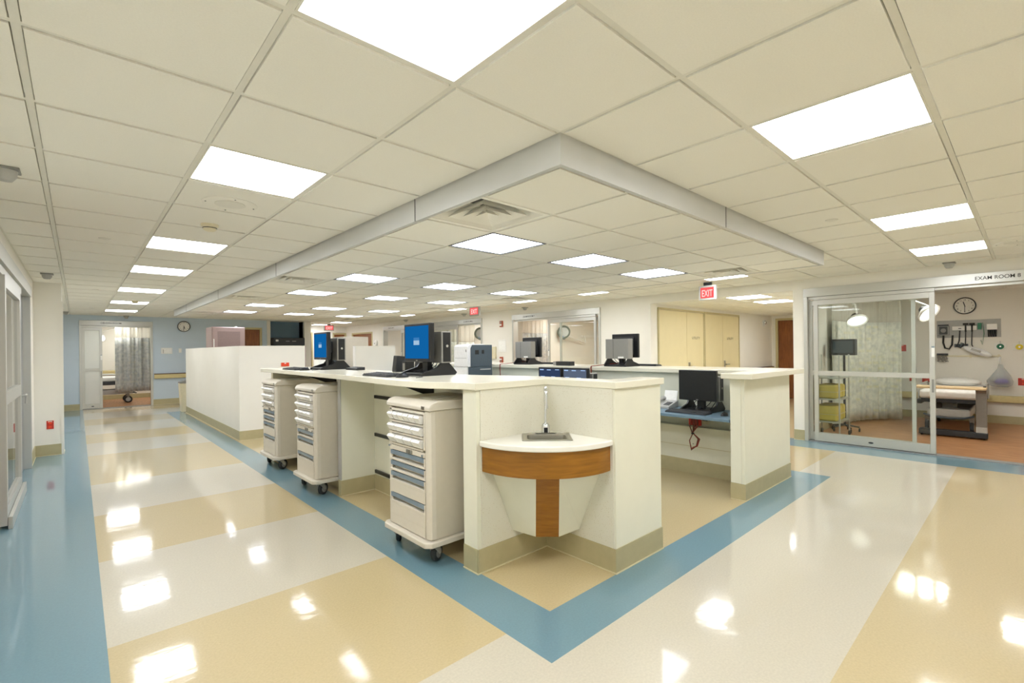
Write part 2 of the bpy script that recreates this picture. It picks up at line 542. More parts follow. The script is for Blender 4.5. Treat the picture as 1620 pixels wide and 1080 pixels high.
# fascia round the dropped ceiling
fx1, fy1 = 7 * F, 20 * F
tb = MB()
tb.box(0, .028, 0, fy1, HL - .008, H + .02); tb.box(.028, fx1 - .028, 0, .028, HL - .008, H + .02)
tb.box(fx1 - .028, fx1, 0, fy1, HL - .008, H + .02); tb.box(.028, fx1 - .028, fy1 - .028, fy1, HL - .008, H + .02)
for y in (1.31, 4.36, 7.41, 10.46):
    tb.box(-.002, 0, y, y + .006, HL - .008, H, 1)
for x in (1.81,):
    tb.box(x, x + .006, -.002, 0, HL - .008, H, 1)
structure('trim', tb, [m_fascia, m_dark], 'silver metal fascia around the lowered ceiling', 'fascia').name = 'trim_1'

# ------------------------------------------------------------------ ceiling lights
ORD = ['nearest', 'second', 'third', 'fourth', 'fifth', 'sixth', 'seventh', 'eighth']


def make_light(name, label, mat, group, soft=False):
    t = thing(name, label, 'ceiling light', group=group)
    h = F / 2 - .012
    fr = MB()
    w = .012 if soft else .008
    for a in (-1, 1):
        fr.box(-h, h, a * h, a * (h - w), -.004, .05); fr.box(a * h, a * (h - w), -h + w, h - w, -.004, .05)
    build('frame', fr, m_dark if soft else m_grid, t)
    d = MB()
    e = h - w
    if soft:
        n = 3; s = 2 * e / n
        for a in range(n):
            for b in range(n):
                d.box(-e + a * s + .002, -e + (a + 1) * s - .002, -e + b * s + .002, -e + (b + 1) * s - .002, .004, .02)
    else:
        d.box(-e, e, -e, e, 0.0, .02)
    build('diffuser', d, mat, t)
    return t


L1 = make_light('ceiling_light', '', m_lamp, 'bright ceiling lights over the corridors')
first = True
LAB_UP = []
for n, (i, j) in enumerate(UP_L):
    if j == -5: lab = 'bright square ceiling light of the left row, behind the photographer'
    elif j == -1: lab = 'largest bright ceiling light at the top edge of the picture'
    elif j == 2: lab = 'bright square ceiling light in front of the round speaker, left corridor'
    else: lab = '%s bright ceiling light beyond the smoke detector in the left corridor row' % {6: 'first', 9: 'second', 13: 'third', 17: 'fourth', 21: 'fifth and last'}[j]
    LAB_UP.append((i, j, lab))
for (i, j), lab in zip(UP_R, ['biggest bright square ceiling light in the right corridor row', 'middle bright ceiling light of the right corridor row', 'bright ceiling light of the right corridor row closest to the EXAM ROOM 8 door']):
    LAB_UP.append((i, j, lab))
for (i, j), lab in zip(UP_E, ['sliver of bright ceiling light above the right-hand exit sign', 'bright ceiling light before the door of exam room 7, seen as a sliver', 'sliver of bright ceiling light in front of the exam room 7 lettering', 'small bright ceiling light sliver left of the hanging exit sign', 'small bright ceiling light sliver above the tall blue screen']):
    LAB_UP.append((i, j, lab))
for (i, j), lab in zip(UP_F, ['far bright ceiling light at the end of the exam room corridor', 'farthest bright ceiling light of the end corridor']):
    LAB_UP.append((i, j, lab))
for i, j, lab in LAB_UP:
    loc = ((i + .5) * F, (j + .5) * F, H)
    if first:
        L1.location = loc; L1['label'] = lab; first = False
    else:
        dup(L1, loc, label=lab)
L2 = make_light('ceiling_light', '', m_lamp_soft, 'square lens lights in the lowered ceiling', True)
first = True
for (i, j) in LO:
    row = {2: 'front', 6: 'second', 9: 'third', 13: 'fourth', 16: 'rear'}[j]
    pos = {1: 'left', 3: 'middle', 5: 'right'}[i]
    lab = '%s square lens light in the %s row of the lowered ceiling' % (pos, row)
    loc = ((i + .5) * F, (j + .5) * F, HL)
    if first:
        L2.location = loc; L2['label'] = lab; first = False
    else:
        dup(L2, loc, label=lab)

# ------------------------------------------------------------------ air diffusers
def make_vent():
    t = thing('air_diffuser', '', 'air vent', group='square air diffusers in the lowered ceiling')
    h = F / 2 - .013
    f = MB()
    o, i = h, .262
    for a in (-1, 1):
        f.box(-o, o, a * o, a * i, -.004, .004); f.box(a * o, a * i, -i, i, -.004, .004)
    # outer sloping throat
    def cone(mb, a0, z0, a1, z1, th=.006):
        for s in range(4):
            c, q = math.cos(s * PI / 2), math.sin(s * PI / 2)
            pts = [(-a0, -a0, z0), (a0, -a0, z0), (a1, -a1, z1), (-a1, -a1, z1)]
            pts += [(x, y + th * (1 if y < 0 else -1), z + th) for x, y, z in pts]
            v = [(x * c - y * q, x * q + y * c, z) for x, y, z in pts]
            mb.add(v, [(0, 1, 2, 3), (7, 6, 5, 4), (0, 4, 5, 1), (1, 5, 6, 2), (2, 6, 7, 3), (3, 7, 4, 0)])
    cone(f, .262, 0, .21, .13)
    build('frame', f, m_tile, t)
    for a0, a1 in ((.185, .135), (.115, .07)):
        c = MB(); cone(c, a0, -.002, a1, .045)
        build('louver', c, m_tile, t)
    c = MB(); cone(c, .055, -.002, .02, .03); c.box(-.02, .02, -.02, .02, .026, .036)
    build('louver', c, m_tile, t)
    b = MB()
    b.box(-.225, .225, -.225, .225, .136, .141)
    build('plenum', b, m_dark, t)  # dark colour carries the throat's shade as well as the dark duct metal
    d = MB(); d.lathe([(.15, .124), (.15, .135), (.001, .135)], n=32)
    build('duct_opening', d, m_black, t)
    return t


V1 = make_vent(); first = True
for (i, j) in VENT:
    lab = {(0, 1): 'largest square air diffuser near the front corner of the lowered ceiling', (0, 7): 'air diffuser second along the left fascia of the lowered ceiling',
           (0, 11): 'air diffuser third along the left fascia of the lowered ceiling', (0, 17): 'air diffuser nearest the blue wall clock',
           (6, 1): 'air diffuser above the right-hand exit sign', (6, 7): 'dark air diffuser behind the lens light, near exam room 7',
           (6, 11): 'small air diffuser left of the hanging exit sign', (6, 18): 'farthest air diffuser on the right side of the lowered ceiling'}[(i, j)]
    loc = ((i + .5) * F, (j + .5) * F, HL)
    if first:
        V1.location = loc; V1['label'] = lab; first = False
    else:
        dup(V1, loc, label=lab)

# ------------------------------------------------------------------ small ceiling devices
def make_speaker():
    t = thing('ceiling_speaker', '', 'ceiling speaker')
    b = MB(); b.lathe([(.165, 0), (.165, -.004), (.155, -.008), (.10, -.006), (.095, -.004), (.001, -.004)], n=40)
    build('bezel', b, m_tile, t)
    g = MB(); g.lathe([(.093, -.003), (.093, -.0065), (.001, -.0075)], n=36)
    build('grille', g, m_grid, t)
    for a in range(4):
        s = MB(); s.cyl((.145 * math.cos(a * PI / 2), .145 * math.sin(a * PI / 2), -.011), .005, .005, n=10)
        build('screw', s, m_grey, t)
    return t


S1 = make_speaker()
S1.location = (-1.5 * F, 3.62 * F, H - .006); S1['label'] = 'round white ceiling speaker beyond the light in the left corridor'
dup(S1, (5.25, -1.42, H - .006), label='round ceiling speaker near the right edge, above the EXAM ROOM 8 sign')


def make_smoke():
    t = thing('smoke_detector', '', 'smoke detector')
    b = MB(); b.lathe([(.062, 0), (.062, -.012), (.056, -.016)], n=28)
    build('base', b, m_ivory, t)
    b = MB(); b.lathe([(.05, -.016), (.05, -.022), (.044, -.044), (.03, -.052), (.001, -.054)], n=28)
    build('head', b, m_ivory, t)
    b = MB(); b.lathe([(.0505, -.026), (.049, -.032), (.0455, -.03)], n=28)
    build('slot', b, m_dark, t)
    return t


S2 = make_smoke()
S2.location = (-.91, 2.91, H - .006); S2['label'] = 'white smoke detector just beyond the round speaker'
dup(S2, (-.87, 10.15, H - .006), label='small smoke detector in front of the fourth light, far left corridor')


def make_sprinkler():
    t = thing('sprinkler_cover', '', 'sprinkler', group='round sprinkler covers in the ceilings')
    b = MB(); b.lathe([(.03, .015), (.03, 0), (.042, 0), (.042, -.003), (.038, -.006), (.001, -.0065)], n=24)
    build('cover_plate', b, m_grid, t)
    b = MB(); b.lathe([(.044, 0), (.044, -.0015), (.0425, -.0015)], n=24)
    build('escutcheon', b, m_grey, t)
    return t


SP = make_sprinkler(); first = True
for x, y, z, lab in [(-1.51, 4.02, H, 'round sprinkler cover nearest in the left corridor ceiling'), (-1.48, 8.44, H, 'round sprinkler cover second along the left corridor ceiling'),
                     (-1.44, 12.6, H, 'farthest sprinkler cover in the left corridor, close to the blue wall'), (2.82, -.42, H, 'round sprinkler cover in the right corridor beside the fascia'),
                     (5.86, -.25, H, 'round sprinkler cover in the ceiling just before the glass exam door'), (5.72, 3.96, H, 'sprinkler cover right of the light sliver before exam room 7'),
                     (2.69, 4.01, HL, 'sprinkler cover between lens lights of the lowered ceiling'), (2.82, 8.71, HL, 'farther sprinkler cover among the rear lens lights')]:
    loc = (x, y, z - .0045)
    if first:
        SP.location = loc; SP['label'] = lab; first = False
    else:
        dup(SP, loc, label=lab)


def make_dome():
    t = thing('corridor_call_light', '', 'call light', group='call lights over the room doors')
    b = MB(); b.box(-.06, .06, -.06, .06, -.012, 0)
    build('mounting_plate', b, m_grey, t, bevel=.003)
    b = MB(); b.lathe([(.052, -.012), (.046, -.045), (.03, -.068), (.001, -.072)], n=20)
    build('lens', b, m_ltgrey, t)
    return t


D1 = make_dome(); first = True
for x, y, lab in [(-1.98, 2.28, 'call light at the left picture edge under the ceiling'), (-1.97, 6.85, 'call light above the left sliding glass door'), (-1.9, 14.0, 'call light in the far left corner by the blue wall'),
                  (-.72, 14.9, 'call light above the door in the blue wall'), (6.3, -.83, 'call light above the EXAM ROOM 8 sign'), (6.3, 6.75, 'call light above the exam room 7 lettering'),
                  (6.3, 9.2, 'call light left of the hanging exit sign'), (6.3, 12.4, 'call light above the tall blue screen')]:
    loc = (x, y, H - .0065)
    if first:
        D1.location = loc; D1['label'] = lab; first = False
    else:
        dup(D1, loc, label=lab)


def exit_sign(label, loc, rz, w, h, flat=False):
    """local x to the right as read, face toward local -y, top at the stem"""
    t = thing('exit_sign', label, 'exit sign', loc, rz, 'red exit signs')
    b = MB(); b.box(-w / 2, w / 2, -.025, .025, -h, 0)
    build('housing', b, m_ltgrey, t, bevel=.004)
    b = MB(); b.box(-w / 2 + .03, w / 2 - .03, -.028, -.024, -h + .03, -.03)
    build('face', b, m_exit, t)
    text_mesh('lettering', 'EXIT', h * .66, m_exit_l, t, (0, -.029, -h * .76), (PI / 2, 0, 0), .0005, 'CENTER', w * .62)
    b = MB(); b.box(-.06, .06, -.02, .02, 0, H - loc[2] - .007)
    build('mount', b, m_dark, t)
    return t


exit_sign('red exit sign hanging before the side corridor on the right', (5.6, 1.905, 2.405), -PI / 2, .27, .225)
exit_sign('red exit sign hanging left of exam room 7, above the printer', (5.0, 7.05, 2.43), -PI / 2, .35, .215)
exit_sign('washed out exit sign at the far end by the white pillar', (5.25, 16.2, 2.43), 0, .36, .21)

# ------------------------------------------------------------------ walls
T = .12
wb = MB()
OPEN = [(-1.95, .83, 2.31), (.98, 3.46, 2.30), (4.65, 7.41, 2.31), (8.64, 11.40, 2.31), (11.56, 14.32, 2.31), (15.2, 17.0, 2.17)]
y = -3.0
for a, b, z in OPEN:
    wb.box(XW, XW + T, y, a, 0, H + .02); wb.box(XW, XW + T, a, b, z, H + .02); y = b
wb.box(XW, XW + T, y, 17.6, 0, H + .02)
structure('wall_right', wb, m_wall, 'long cream wall with the exam room doors', 'wall')

wb = MB()
wb.box(-2.4, -1.66, YB, YB + T, 0, H + .02); wb.box(-1.66, -.14, YB, YB + T, 2.32, H + .02); wb.box(-.14, 2.08, YB, YB + T, 0, H + .02)
wb.box(2.08, 2.66, YB, YB + T, 2.22, H + .02); wb.box(2.66, 2.80, YB, YB + T, 0, H + .02)
structure('wall_back', wb, m_wall_blue, 'blue end wall with the clock', 'wall')
nb = MB()
nb.box(2.90, 3.96, YB + .5, YB + .6, 0, H + .02); nb.box(2.80, 2.90, YB + .12, YB + .6, 0, H + .02); nb.box(3.96, 4.06, YB + .12, YB + .6, 0, H + .02)
structure('wall_back', nb, m_wall_dkblue, 'dark blue alcove behind the black machine', 'wall')
pb = MB()
pb.box(2.80, 2.90, YB - .02, YB + .12, 0, H + .02); pb.box(3.96, 4.17, YB - .02, YB + 2.2, 0, H + .02)
structure('trim_2', pb, m_wall, 'cream posts either side of the dark blue alcove', 'post')
eb = MB()
eb.box(4.17, XW + T, 17.5, 17.62, 2.2, H + .02); eb.box(5.12, 5.9, 17.5, 17.62, 0, 2.2); eb.box(6.45, XW + T, 17.5, 17.62, 0, 2.2); eb.box(4.17, 4.3, 17.5, 17.62, 0, 2.2)
structure('wall_back', eb, m_wall, 'cream wall at the far end past the pillar', 'wall')
eb = MB()
eb.box(4.1, XW + T, 18.9, 19.0, 0, H)
structure('wall_back', eb, m_wall, 'wall seen through the far end doorway', 'wall')

lb = MB()
lb.box(XL - T, XL, -3.0, 2.7, 0, H + .02); lb.box(XL - T, XL, 2.7, 7.1, 2.30, H + .02); lb.box(XL - T, XL, 7.1, 7.95, 0, H + .02)
lb.box(XL - T, -1.86, 7.95, 8.35, 0, H + .02); lb.box(XL - T, XL, 8.35, YB, 0, H + .02)
structure('wall_left', lb, m_wall, 'cream left wall with a projecting pier', 'wall')
qb = MB()
qb.box(-1.875, -1.845, 7.935, 7.965, 0, 2.2)
qb.box(-2.0, -1.99, 7.945, 7.951, .16, H - .01)
structure('trim_3', qb, m_wall, 'corner guard and panel joint on the left pier', 'trim')
fb = MB(); fb.box(XL - T, XW + T, -3.1, -2.98, 0, H + .02)
structure('wall_front', fb, m_wall, 'cream wall behind the photographer', 'wall')

# side corridor (recess) on the right
rb = MB()
rb.box(XW + T, 13.0, 3.46, 3.46 + T, 0, 2.5)
structure('wall_right', rb, m_wall, 'cream side corridor wall with the closet doors', 'wall')
rb = MB()
rb.box(12.9, 13.0, .9, 2.35, 0, 2.5); rb.box(12.9, 13.0, 3.32, 3.46, 0, 2.5); rb.box(12.9, 13.0, 2.35, 3.32, 2.2, 2.5)
structure('wall_right', rb, m_wall, 'end wall of the side corridor with a brown door', 'wall')
rb = MB(); rb.box(XW + T, 13.0, .945, .98, 0, 2.6)
structure('wall_right', rb, m_wall, 'near wall of the side corridor beside exam room 8', 'wall')
structure('ceiling', ceiling_mesh(XW + T, 12.9, .98, 3.46, 2.31, {(11, 2), (13, 2), (17, 2)}, oy=.30), [m_tile, m_grid], 'tiled ceiling of the side corridor', 'ceiling')
for (i, j), lab in zip([(11, 2), (13, 2), (17, 2)], ['bright light sliver right of the exit sign in the side corridor', 'second bright ceiling light in the side corridor', 'far bright ceiling light in the side corridor by the brown door']):
    dup(L1, ((i + .5) * F, (j + .5) * F + .30, 2.31), label=lab)

# exam room boxes: (y0, y1, depth x1)
def room(y0, y1, x1, names, lights):
    w = MB()
    w.box(x1, x1 + .1, y0, y1, 0, 2.6); w.box(XW + T, x1, y1, y1 + .04, 0, 2.6); w.box(XW + T, x1, y0 - .04, y0, 0, 2.6)
    structure('wall_right', w, m_wall, 'inner walls of ' + names, 'wall')
    structure('ceiling', ceiling_mesh(XW + T, x1, y0, y1, 2.44, set(lights)), [m_tile, m_grid], 'tiled ceiling inside ' + names, 'ceiling')
    b = MB()
    b.box(x1 - .012, x1, y0, y1, 0, .14); b.box(XW + T, x1 - .012, y1 - .012, y1, 0, .14)
    structure('baseboard_right', b, m_base, 'tan cove base inside ' + names, 'baseboard')
    for k, (i, j) in enumerate(lights):
        o = dup(LR, ((i + .5) * F, (j + .5) * F, 2.44), label='unseen ceiling light inside ' + names + (', %s from the door' % ['first', 'second', 'third', 'fourth', 'fifth'][k]))


LR = make_light('ceiling_light', 'ceiling light of the room behind the left sliding door', m_room_lamp, 'ceiling lights inside the exam rooms')
LR.location = (-3.3, 5.2, 2.44)
room(-2.9, .90, 10.65, 'exam room 8', [(12, -3), (13, -1)])  # second light added beside the curtain to brighten it
room(3.62, 8.55, 11.8, 'exam room 7', [(12, 10), (14, 8), (16, 11), (14, 12), (12, 7)])  # last two lights added to brighten this room
room(8.64, 11.46, 10.0, 'exam room 6', [(12, 16), (14, 17)])
room(11.56, 14.6, 10.0, 'exam room 5', [(12, 21)])
# room behind the blue wall
w = MB()
w.box(-2.4, 1.2, 18.2, 18.3, 0, 2.6); w.box(-2.5, -2.4, YB + T, 18.2, 0, 2.6); w.box(1.2, 1.3, YB + T, 18.2, 0, 2.6)
structure('wall_back', w, m_wall, 'inner walls of the room behind the blue wall', 'wall')
structure('ceiling', ceiling_mesh(-2.4, 1.2, YB + T, 18.2, 2.44, {(-2, 26), (-1, 28)}), [m_tile, m_grid], 'tiled ceiling of the room behind the blue wall', 'ceiling')
dup(LR, (-1.5 * F, 26.5 * F, 2.44), label='ceiling light just inside the room behind the blue wall')
dup(LR, (-.5 * F, 28.5 * F, 2.44), label='deeper ceiling light in the room behind the blue wall')
b = MB(); b.box(-2.4, 1.2, 18.188, 18.2, 0, .14)
structure('baseboard_back', b, m_base, 'tan cove base in the room behind the blue wall', 'baseboard')
# room behind the left sliding door
w = MB()
w.box(-4.6, -4.5, 2.6, 7.3, 0, 2.6); w.box(-4.5, XL - T, 7.2, 7.3, 0, 2.6); w.box(-4.5, XL - T, 2.6, 2.7, 0, 2.6)
structure('wall_left', w, m_wall, 'inner walls of the room behind the left sliding door', 'wall')
structure('ceiling', ceiling_mesh(-4.5, XL - T, 2.7, 7.2, 2.44, {(-6, 8)}, ox=-3.3 + 5.5 * F, oy=5.2 - 8.5 * F), [m_tile, m_grid], 'tiled ceiling of the left room', 'ceiling')

# baseboards of the corridors
def base_run(name, boxes, label):
    b = MB()
    for q in boxes:
        b.box(*q, 0, .155)
        x0, x1, y0, y1 = q
        if x1 - x0 < y1 - y0: b.box(x0 - .006, x1 + .006, y0, y1, 0, .006, 1)
        else: b.box(x0, x1, y0 - .006, y1 + .006, 0, .006, 1)
    return structure(name, b, [m_base, m_tan_edge], label, 'baseboard')


base_run('baseboard_right', [(XW - .01, XW, .83, .98), (XW - .01, XW, 3.46, 4.65), (XW - .01, XW, 7.41, 8.64), (XW - .01, XW, 14.32, 15.1), (XW, 12.9, 3.45, 3.46)], 'tan cove base along the exam room wall')
base_run('baseboard_back', [(XL, -1.66, YB - .01, YB), (-.14, 2.0, YB - .01, YB), (2.7, 2.8, YB - .01, YB)], 'tan cove base along the blue wall')
base_run('baseboard_left', [(XL, -1.87, 7.94, 7.95), (XL, XL + .01, 7.15, 7.94), (-1.86, -1.85, 7.95, 8.35), (XL, XL + .01, 8.35, YB)], 'tan cove base round the left pier')

# ------------------------------------------------------------------ sliding door sets
def door_set(name, label, loc, rz, W, panel_x, panel_w, fixed, sign, sign_x, sign_w, frost=False, zt=2.31, side=None):
    """local x along the wall to the right as seen from the corridor, local y into the room"""
    t = thing(name, label, 'sliding door', loc, rz, kind='structure')
    f = MB()
    zh = zt - .13
    f.box(0, .05, -.025, .14, 0, zh); f.box(W - .05, W, -.025, .14, 0, zh)
    build('frame', f, m_alu, t, bevel=.003)
    f = MB(); f.box(0, W, -.035, .14, zh, zt); f.box(.05, W - .05, .02, .07, zh - .035, zh)
    hd = build('header', f, m_alu, t, bevel=.003)
    text_mesh('lettering', sign, .062, m_letter, hd, (sign_x, -.0365, zh + .045), (PI / 2, 0, 0), .0004, 'LEFT', sign_w)
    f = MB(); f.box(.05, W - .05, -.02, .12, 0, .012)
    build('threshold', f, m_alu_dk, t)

    def leaf(nm, x0, w, y0, stl, stile2=None):
        g = MB()
        zt2 = zh - .055
        g.box(x0, x0 + stl, y0, y0 + .04, .02, zt2); g.box(x0 + w - stl, x0 + w, y0, y0 + .04, .02, zt2)
        g.box(x0 + stl, x0 + w - stl, y0, y0 + .04, zt2 - .075, zt2)
        g.box(x0 + stl, x0 + w - stl, y0, y0 + .04, .02, .14); g.box(x0 + stl, x0 + w - stl, y0, y0 + .04, 1.0, 1.065)
        p = build(nm, g, m_alu, t, bevel=.002)
        for za, zb in ((.14, 1.0), (1.065, zt2 - .075)):
            q = MB(); q.box(x0 + stl, x0 + w - stl, y0 + .016, y0 + .022, za, zb)
            build('pane', q, m_frost if frost else m_glass_r, p)
        return p
    p = leaf('sliding_panel', panel_x, panel_w, -.015, .055)
    g = MB(); g.box(panel_x, panel_x + panel_w, -.02, .03, zh - .05, zh - .004)
    build('track_cover', g, m_alu, t, bevel=.002)
    # fixed leaf behind the sliding one
    if fixed: leaf('fixed_panel', fixed[0], fixed[1] - fixed[0], .05, .045)
    # pull on the free stile
    sx = panel_x + (panel_w - .035 if side != 'left' else .012)
    q = MB(); q.box(sx, sx + .022, -.022, -.014, .82, .99)
    build('push_plate', q, m_grey, p)
    q = MB(); q.ball((panel_x + panel_w * .5, -.016, .075), .03, .006, .012)
    build('floor_lock', q, m_dark, p)
    q = MB(); q.box(sx, sx + .03, -.0165, -.0145, 1.28, 1.42)
    st = build('sticker', q, m_paper, p)
    q = MB(); q.box(sx, sx + .03, -.0172, -.0164, 1.40, 1.42)
    build('sticker_heading', q, m_pull, st)
    return t


door_set('door_1', 'sliding glass door under the EXAM ROOM 8 sign', (XW, .83, 0), -PI / 2, 2.78, .13, 1.37, (.05, 1.30), 'EXAM ROOM 8', 1.875, .385)
door_set('door_2', 'sliding glass door of exam room 7 behind the back counter', (XW, 7.41, 0), -PI / 2, 2.76, 1.23, 1.41, (1.55, 2.71), 'EXAM ROOM 7', .42, .40, side='left')
door_set('door_3', 'sliding glass door of exam room 6 behind the printer', (XW, 11.40, 0), -PI / 2, 2.76, .27, 1.36, (.05, 1.04), 'EXAM ROOM 6', 1.95, .42)
door_set('door_4', 'sliding glass door of exam room 5 left of the tall blue screen', (XW, 14.32, 0), -PI / 2, 2.76, 1.27, 1.39, (1.6, 2.71), 'EXAM ROOM 5', .40, .42, side='left')
door_set('door_5', 'frosted sliding door in the blue wall', (-1.66, YB, 0), 0, 1.52, .05, .40, None, 'OB-GYN ROOM', .42, .42, frost=True, zt=2.32)

# left sliding door (local x = +Y, viewed from the corridor)
t = thing('door_6', 'sliding glass door at the left picture edge', 'sliding door', (XL, 2.7, 0), PI / 2, kind='structure')
f = MB(); f.box(0, .05, -.03, .14, 0, 2.17); f.box(4.34, 4.40, -.02, .14, 0, 2.17)
build('frame', f, m_alu, t, bevel=.003)
f = MB(); f.box(0, 4.40, -.03, .14, 2.17, 2.30); f.box(.05, 3.3, -.005, .05, 2.10, 2.17)
build('header', f, m_alu, t, bevel=.003)
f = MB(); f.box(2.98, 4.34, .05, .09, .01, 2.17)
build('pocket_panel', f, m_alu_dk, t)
f = MB()
for x0, x1 in ((1.5, 1.57), (2.85, 2.93)): f.box(x0, x1, -.02, .03, .03, 2.10)
for z0, z1 in ((.03, .18), (1.02, 1.13), (2.0, 2.10)): f.box(1.57, 2.85, -.02, .03, z0, z1)
sp = build('sliding_panel', f, m_alu, t, bevel=.002)
for z0, z1 in ((.18, 1.02), (1.13, 2.0)):
    q = MB(); q.box(1.57, 2.85, .002, .008, z0, z1); build('pane', q, m_glass, sp)
f = MB(); f.box(1.5, 2.97, -.05, -.022, .0, .10)
build('bottom_guide', f, m_alu, t, bevel=.004)
f = MB(); f.box(3.12, 3.16, .03, .05, .93, 1.05); f.tube([(3.14, .04, 1.0), (3.14, -.03, 1.0), (3.14, -.035, 1.0), (3.30, -.035, 1.0), (3.31, -.03, .9)], .01)
build('lever_handle', f, m_alu, t)
f = MB(); f.box(3.5, 3.56, .035, .05, 1.08, 1.2)
build('lock_plate', f, m_dark, t)

# brown doors
def plain_door(name, label, loc, rz, W, h, leafs=1, band=None):
    t = thing(name, label, 'door', loc, rz, kind='structure')
    f = MB()
    f.box(-.06, 0, -.03, .08, 0, h + .06); f.box(W, W + .06, -.03, .08, 0, h + .06); f.box(0, W, -.03, .08, h, h + .06)
    build('frame', f, m_frame_tan, t, bevel=.004)
    for k in range(leafs):
        g = MB(); g.box(k * W / leafs + .004, (k + 1) * W / leafs - .004, .01, .05, .008, h - .004)
        lf = build('leaf', g, m_brown, t, bevel=.002)
        g = MB(); x = (k + .9) * W / leafs
        g.cyl((x, -.008, 1.0), .025, .02, 'y', 16); g.tube([(x, 0, 1.0), (x, -.045, 1.0), (x - .12, -.045, 1.0)], .009)
        build('handle', g, m_steel, lf)
        if band:
            g = MB(); g.box(k * W / leafs + .05, (k + 1) * W / leafs - .05, .004, .011, .06, band)
            build('kick_plate', g, m_steelpanel, lf)
    return t


plain_door('door_7', 'brown wooden door in the blue wall beside the mauve cabinet', (2.13, YB + .01, 0), 0, .46, 2.16)
plain_door('door_8', 'brown double door in the exam room wall at the far end', (XW + .01, 16.94, 0), -PI / 2, 1.68, 2.11, 2)
plain_door('door_9', 'brown wooden door at the end of the side corridor', (12.91, 3.30, 0), -PI / 2, .93, 2.17)
plain_door('door_10', 'brown door at the far end beside the white pillar', (4.36, 17.51, 0), 0, .70, 2.14)
plain_door('door_11', 'far end doorway behind the blue screens', (5.96, 17.51, 0), 0, .44, 2.13)

# closets in the side corridor
def closet(label, x0, xm, x1, word):
    t = thing('closet_door_pair', label, 'closet', (x0, 3.46, 0), 0, 'cream closet doors in the side corridor')
    W = x1 - x0
    f = MB()
    f.box(0, .035, -.03, .0, .0, 2.24); f.box(W - .035, W, -.03, 0, 0, 2.24); f.box(.035, W - .035, -.03, 0, 2.2, 2.24)
    build('frame', f, m_frame_tan, t, bevel=.003)
    for a, b, right in ((.04, xm - x0 - .004, False), (xm - x0 + .004, W - .04, True)):
        g = MB(); g.box(a, b, -.022, -.001, .01, 2.195)
        d = build('door', g, m_cream_door, t, bevel=.003)
        if right:
            g = MB(); g.box(a + .05, a + .13, -.03, -.022, .92, 1.12); g.tube([(a + .09, -.03, 1.03), (a + .09, -.075, 1.03), (a + .24, -.075, 1.03)], .012)
            build('handle', g, m_steel, d)
            text_mesh('lettering', word, .075, m_letter_lt, d, (a + .22, -.0235, 1.62), (PI / 2, 0, 0), .0004, 'LEFT', .36)
    return t


closet('cream double closet door next to the exam room corner', 6.74, 7.89, 8.69, 'UTILITY')
closet('farther cream double closet door in the side corridor', 8.71, 9.64, 10.6, 'UTILITY')

# ------------------------------------------------------------------ nurse station, left and sink end
ZT, ZU = 1.222, 1.176          # worktop top / underside


def arc_pts(p0, p1, bulge, n=12):
    """circular arc from p0 to p1, bulging to the right of the travel direction by bulge"""
    a = Vector(p0); b = Vector(p1)
    c = (b - a).length / 2; s = bulge
    r = (c * c + s * s) / (2 * s)
    d = (b - a).normalized(); nrm = Vector((d.y, -d.x))
    ctr = (a + b) / 2 - nrm * (r - s)
    a0 = math.atan2(a.y - ctr.y, a.x - ctr.x); a1 = math.atan2(b.y - ctr.y, b.x - ctr.x)
    da = a1 - a0
    while da > PI: da -= 2 * PI
    while da < -PI: da += 2 * PI
    return [(ctr.x + r * math.cos(a0 + da * k / n), ctr.y + r * math.sin(a0 + da * k / n)) for k in range(n + 1)]


def smooth_path(pts, n=5):
    out = []
    P = [Vector(p) for p in pts]
    for i in range(len(P) - 1):
        p0 = P[max(i - 1, 0)]; p1 = P[i]; p2 = P[i + 1]; p3 = P[min(i + 2, len(P) - 1)]
        for k in range(n):
            t = k / n
            out.append(tuple(.5 * ((2 * p1) + (p2 - p0) * t + (2 * p0 - 5 * p1 + 4 * p2 - p3) * t * t + (3 * p1 - p0 - 3 * p2 + p3) * t ** 3)))
    out.append(tuple(P[-1]))
    return out


front = smooth_path([(.10, 5.43), (.105, 4.6), (.10, 3.8), (.085, 2.9), (.05, 2.25), (.02, 1.72), (.03, 1.38), (.08, 1.19), (.16, 1.03)])
outline = front + [(.165, .885), (.815, .885), (.815, .275), (1.405, .275), (1.405, .46), (1.0, .46), (1.0, 1.12), (.93, 1.4), (.80, 1.75), (.78, 5.43)]
wt = MB()
# non convex outline: strips in y
def poly_top(mb, pts, z0, z1):
    import bmesh
    bm = bmesh.new()
    vs = [bm.verts.new((x, y, z0)) for x, y in pts]
    f = bm.faces.new(vs)
    bmesh.ops.triangulate(bm, faces=[f])
    bm.verts.index_update()
    tris = [[v.index for v in q.verts] for q in bm.faces]
    bm.free()
    n = len(pts)
    a = sum(pts[i][0] * pts[(i + 1) % n][1] - pts[(i + 1) % n][0] * pts[i][1] for i in range(n))
    side = [(i, (i + 1) % n, n + (i + 1) % n, n + i) for i in range(n)]
    if a < 0: side = [q[::-1] for q in side]
    def orient(t):
        p, q, r = (pts[i] for i in t)
        return t if (q[0] - p[0]) * (r[1] - p[1]) - (q[1] - p[1]) * (r[0] - p[0]) > 0 else t[::-1]
    tris = [orient(t) for t in tris]
    mb.add([(x, y, z0) for x, y in pts] + [(x, y, z1) for x, y in pts], [tuple(t[::-1]) for t in tris] + [tuple(i + n for i in t) for t in tris] + side)


poly_top(wt, outline, ZU, ZT)
o = build('station_worktop', wt, m_counter, loc=(.45, 2.5, ZU), bevel=.006)
tag(o, 'wavy edged white worktop above the three carts and the corner sink', 'worktop')

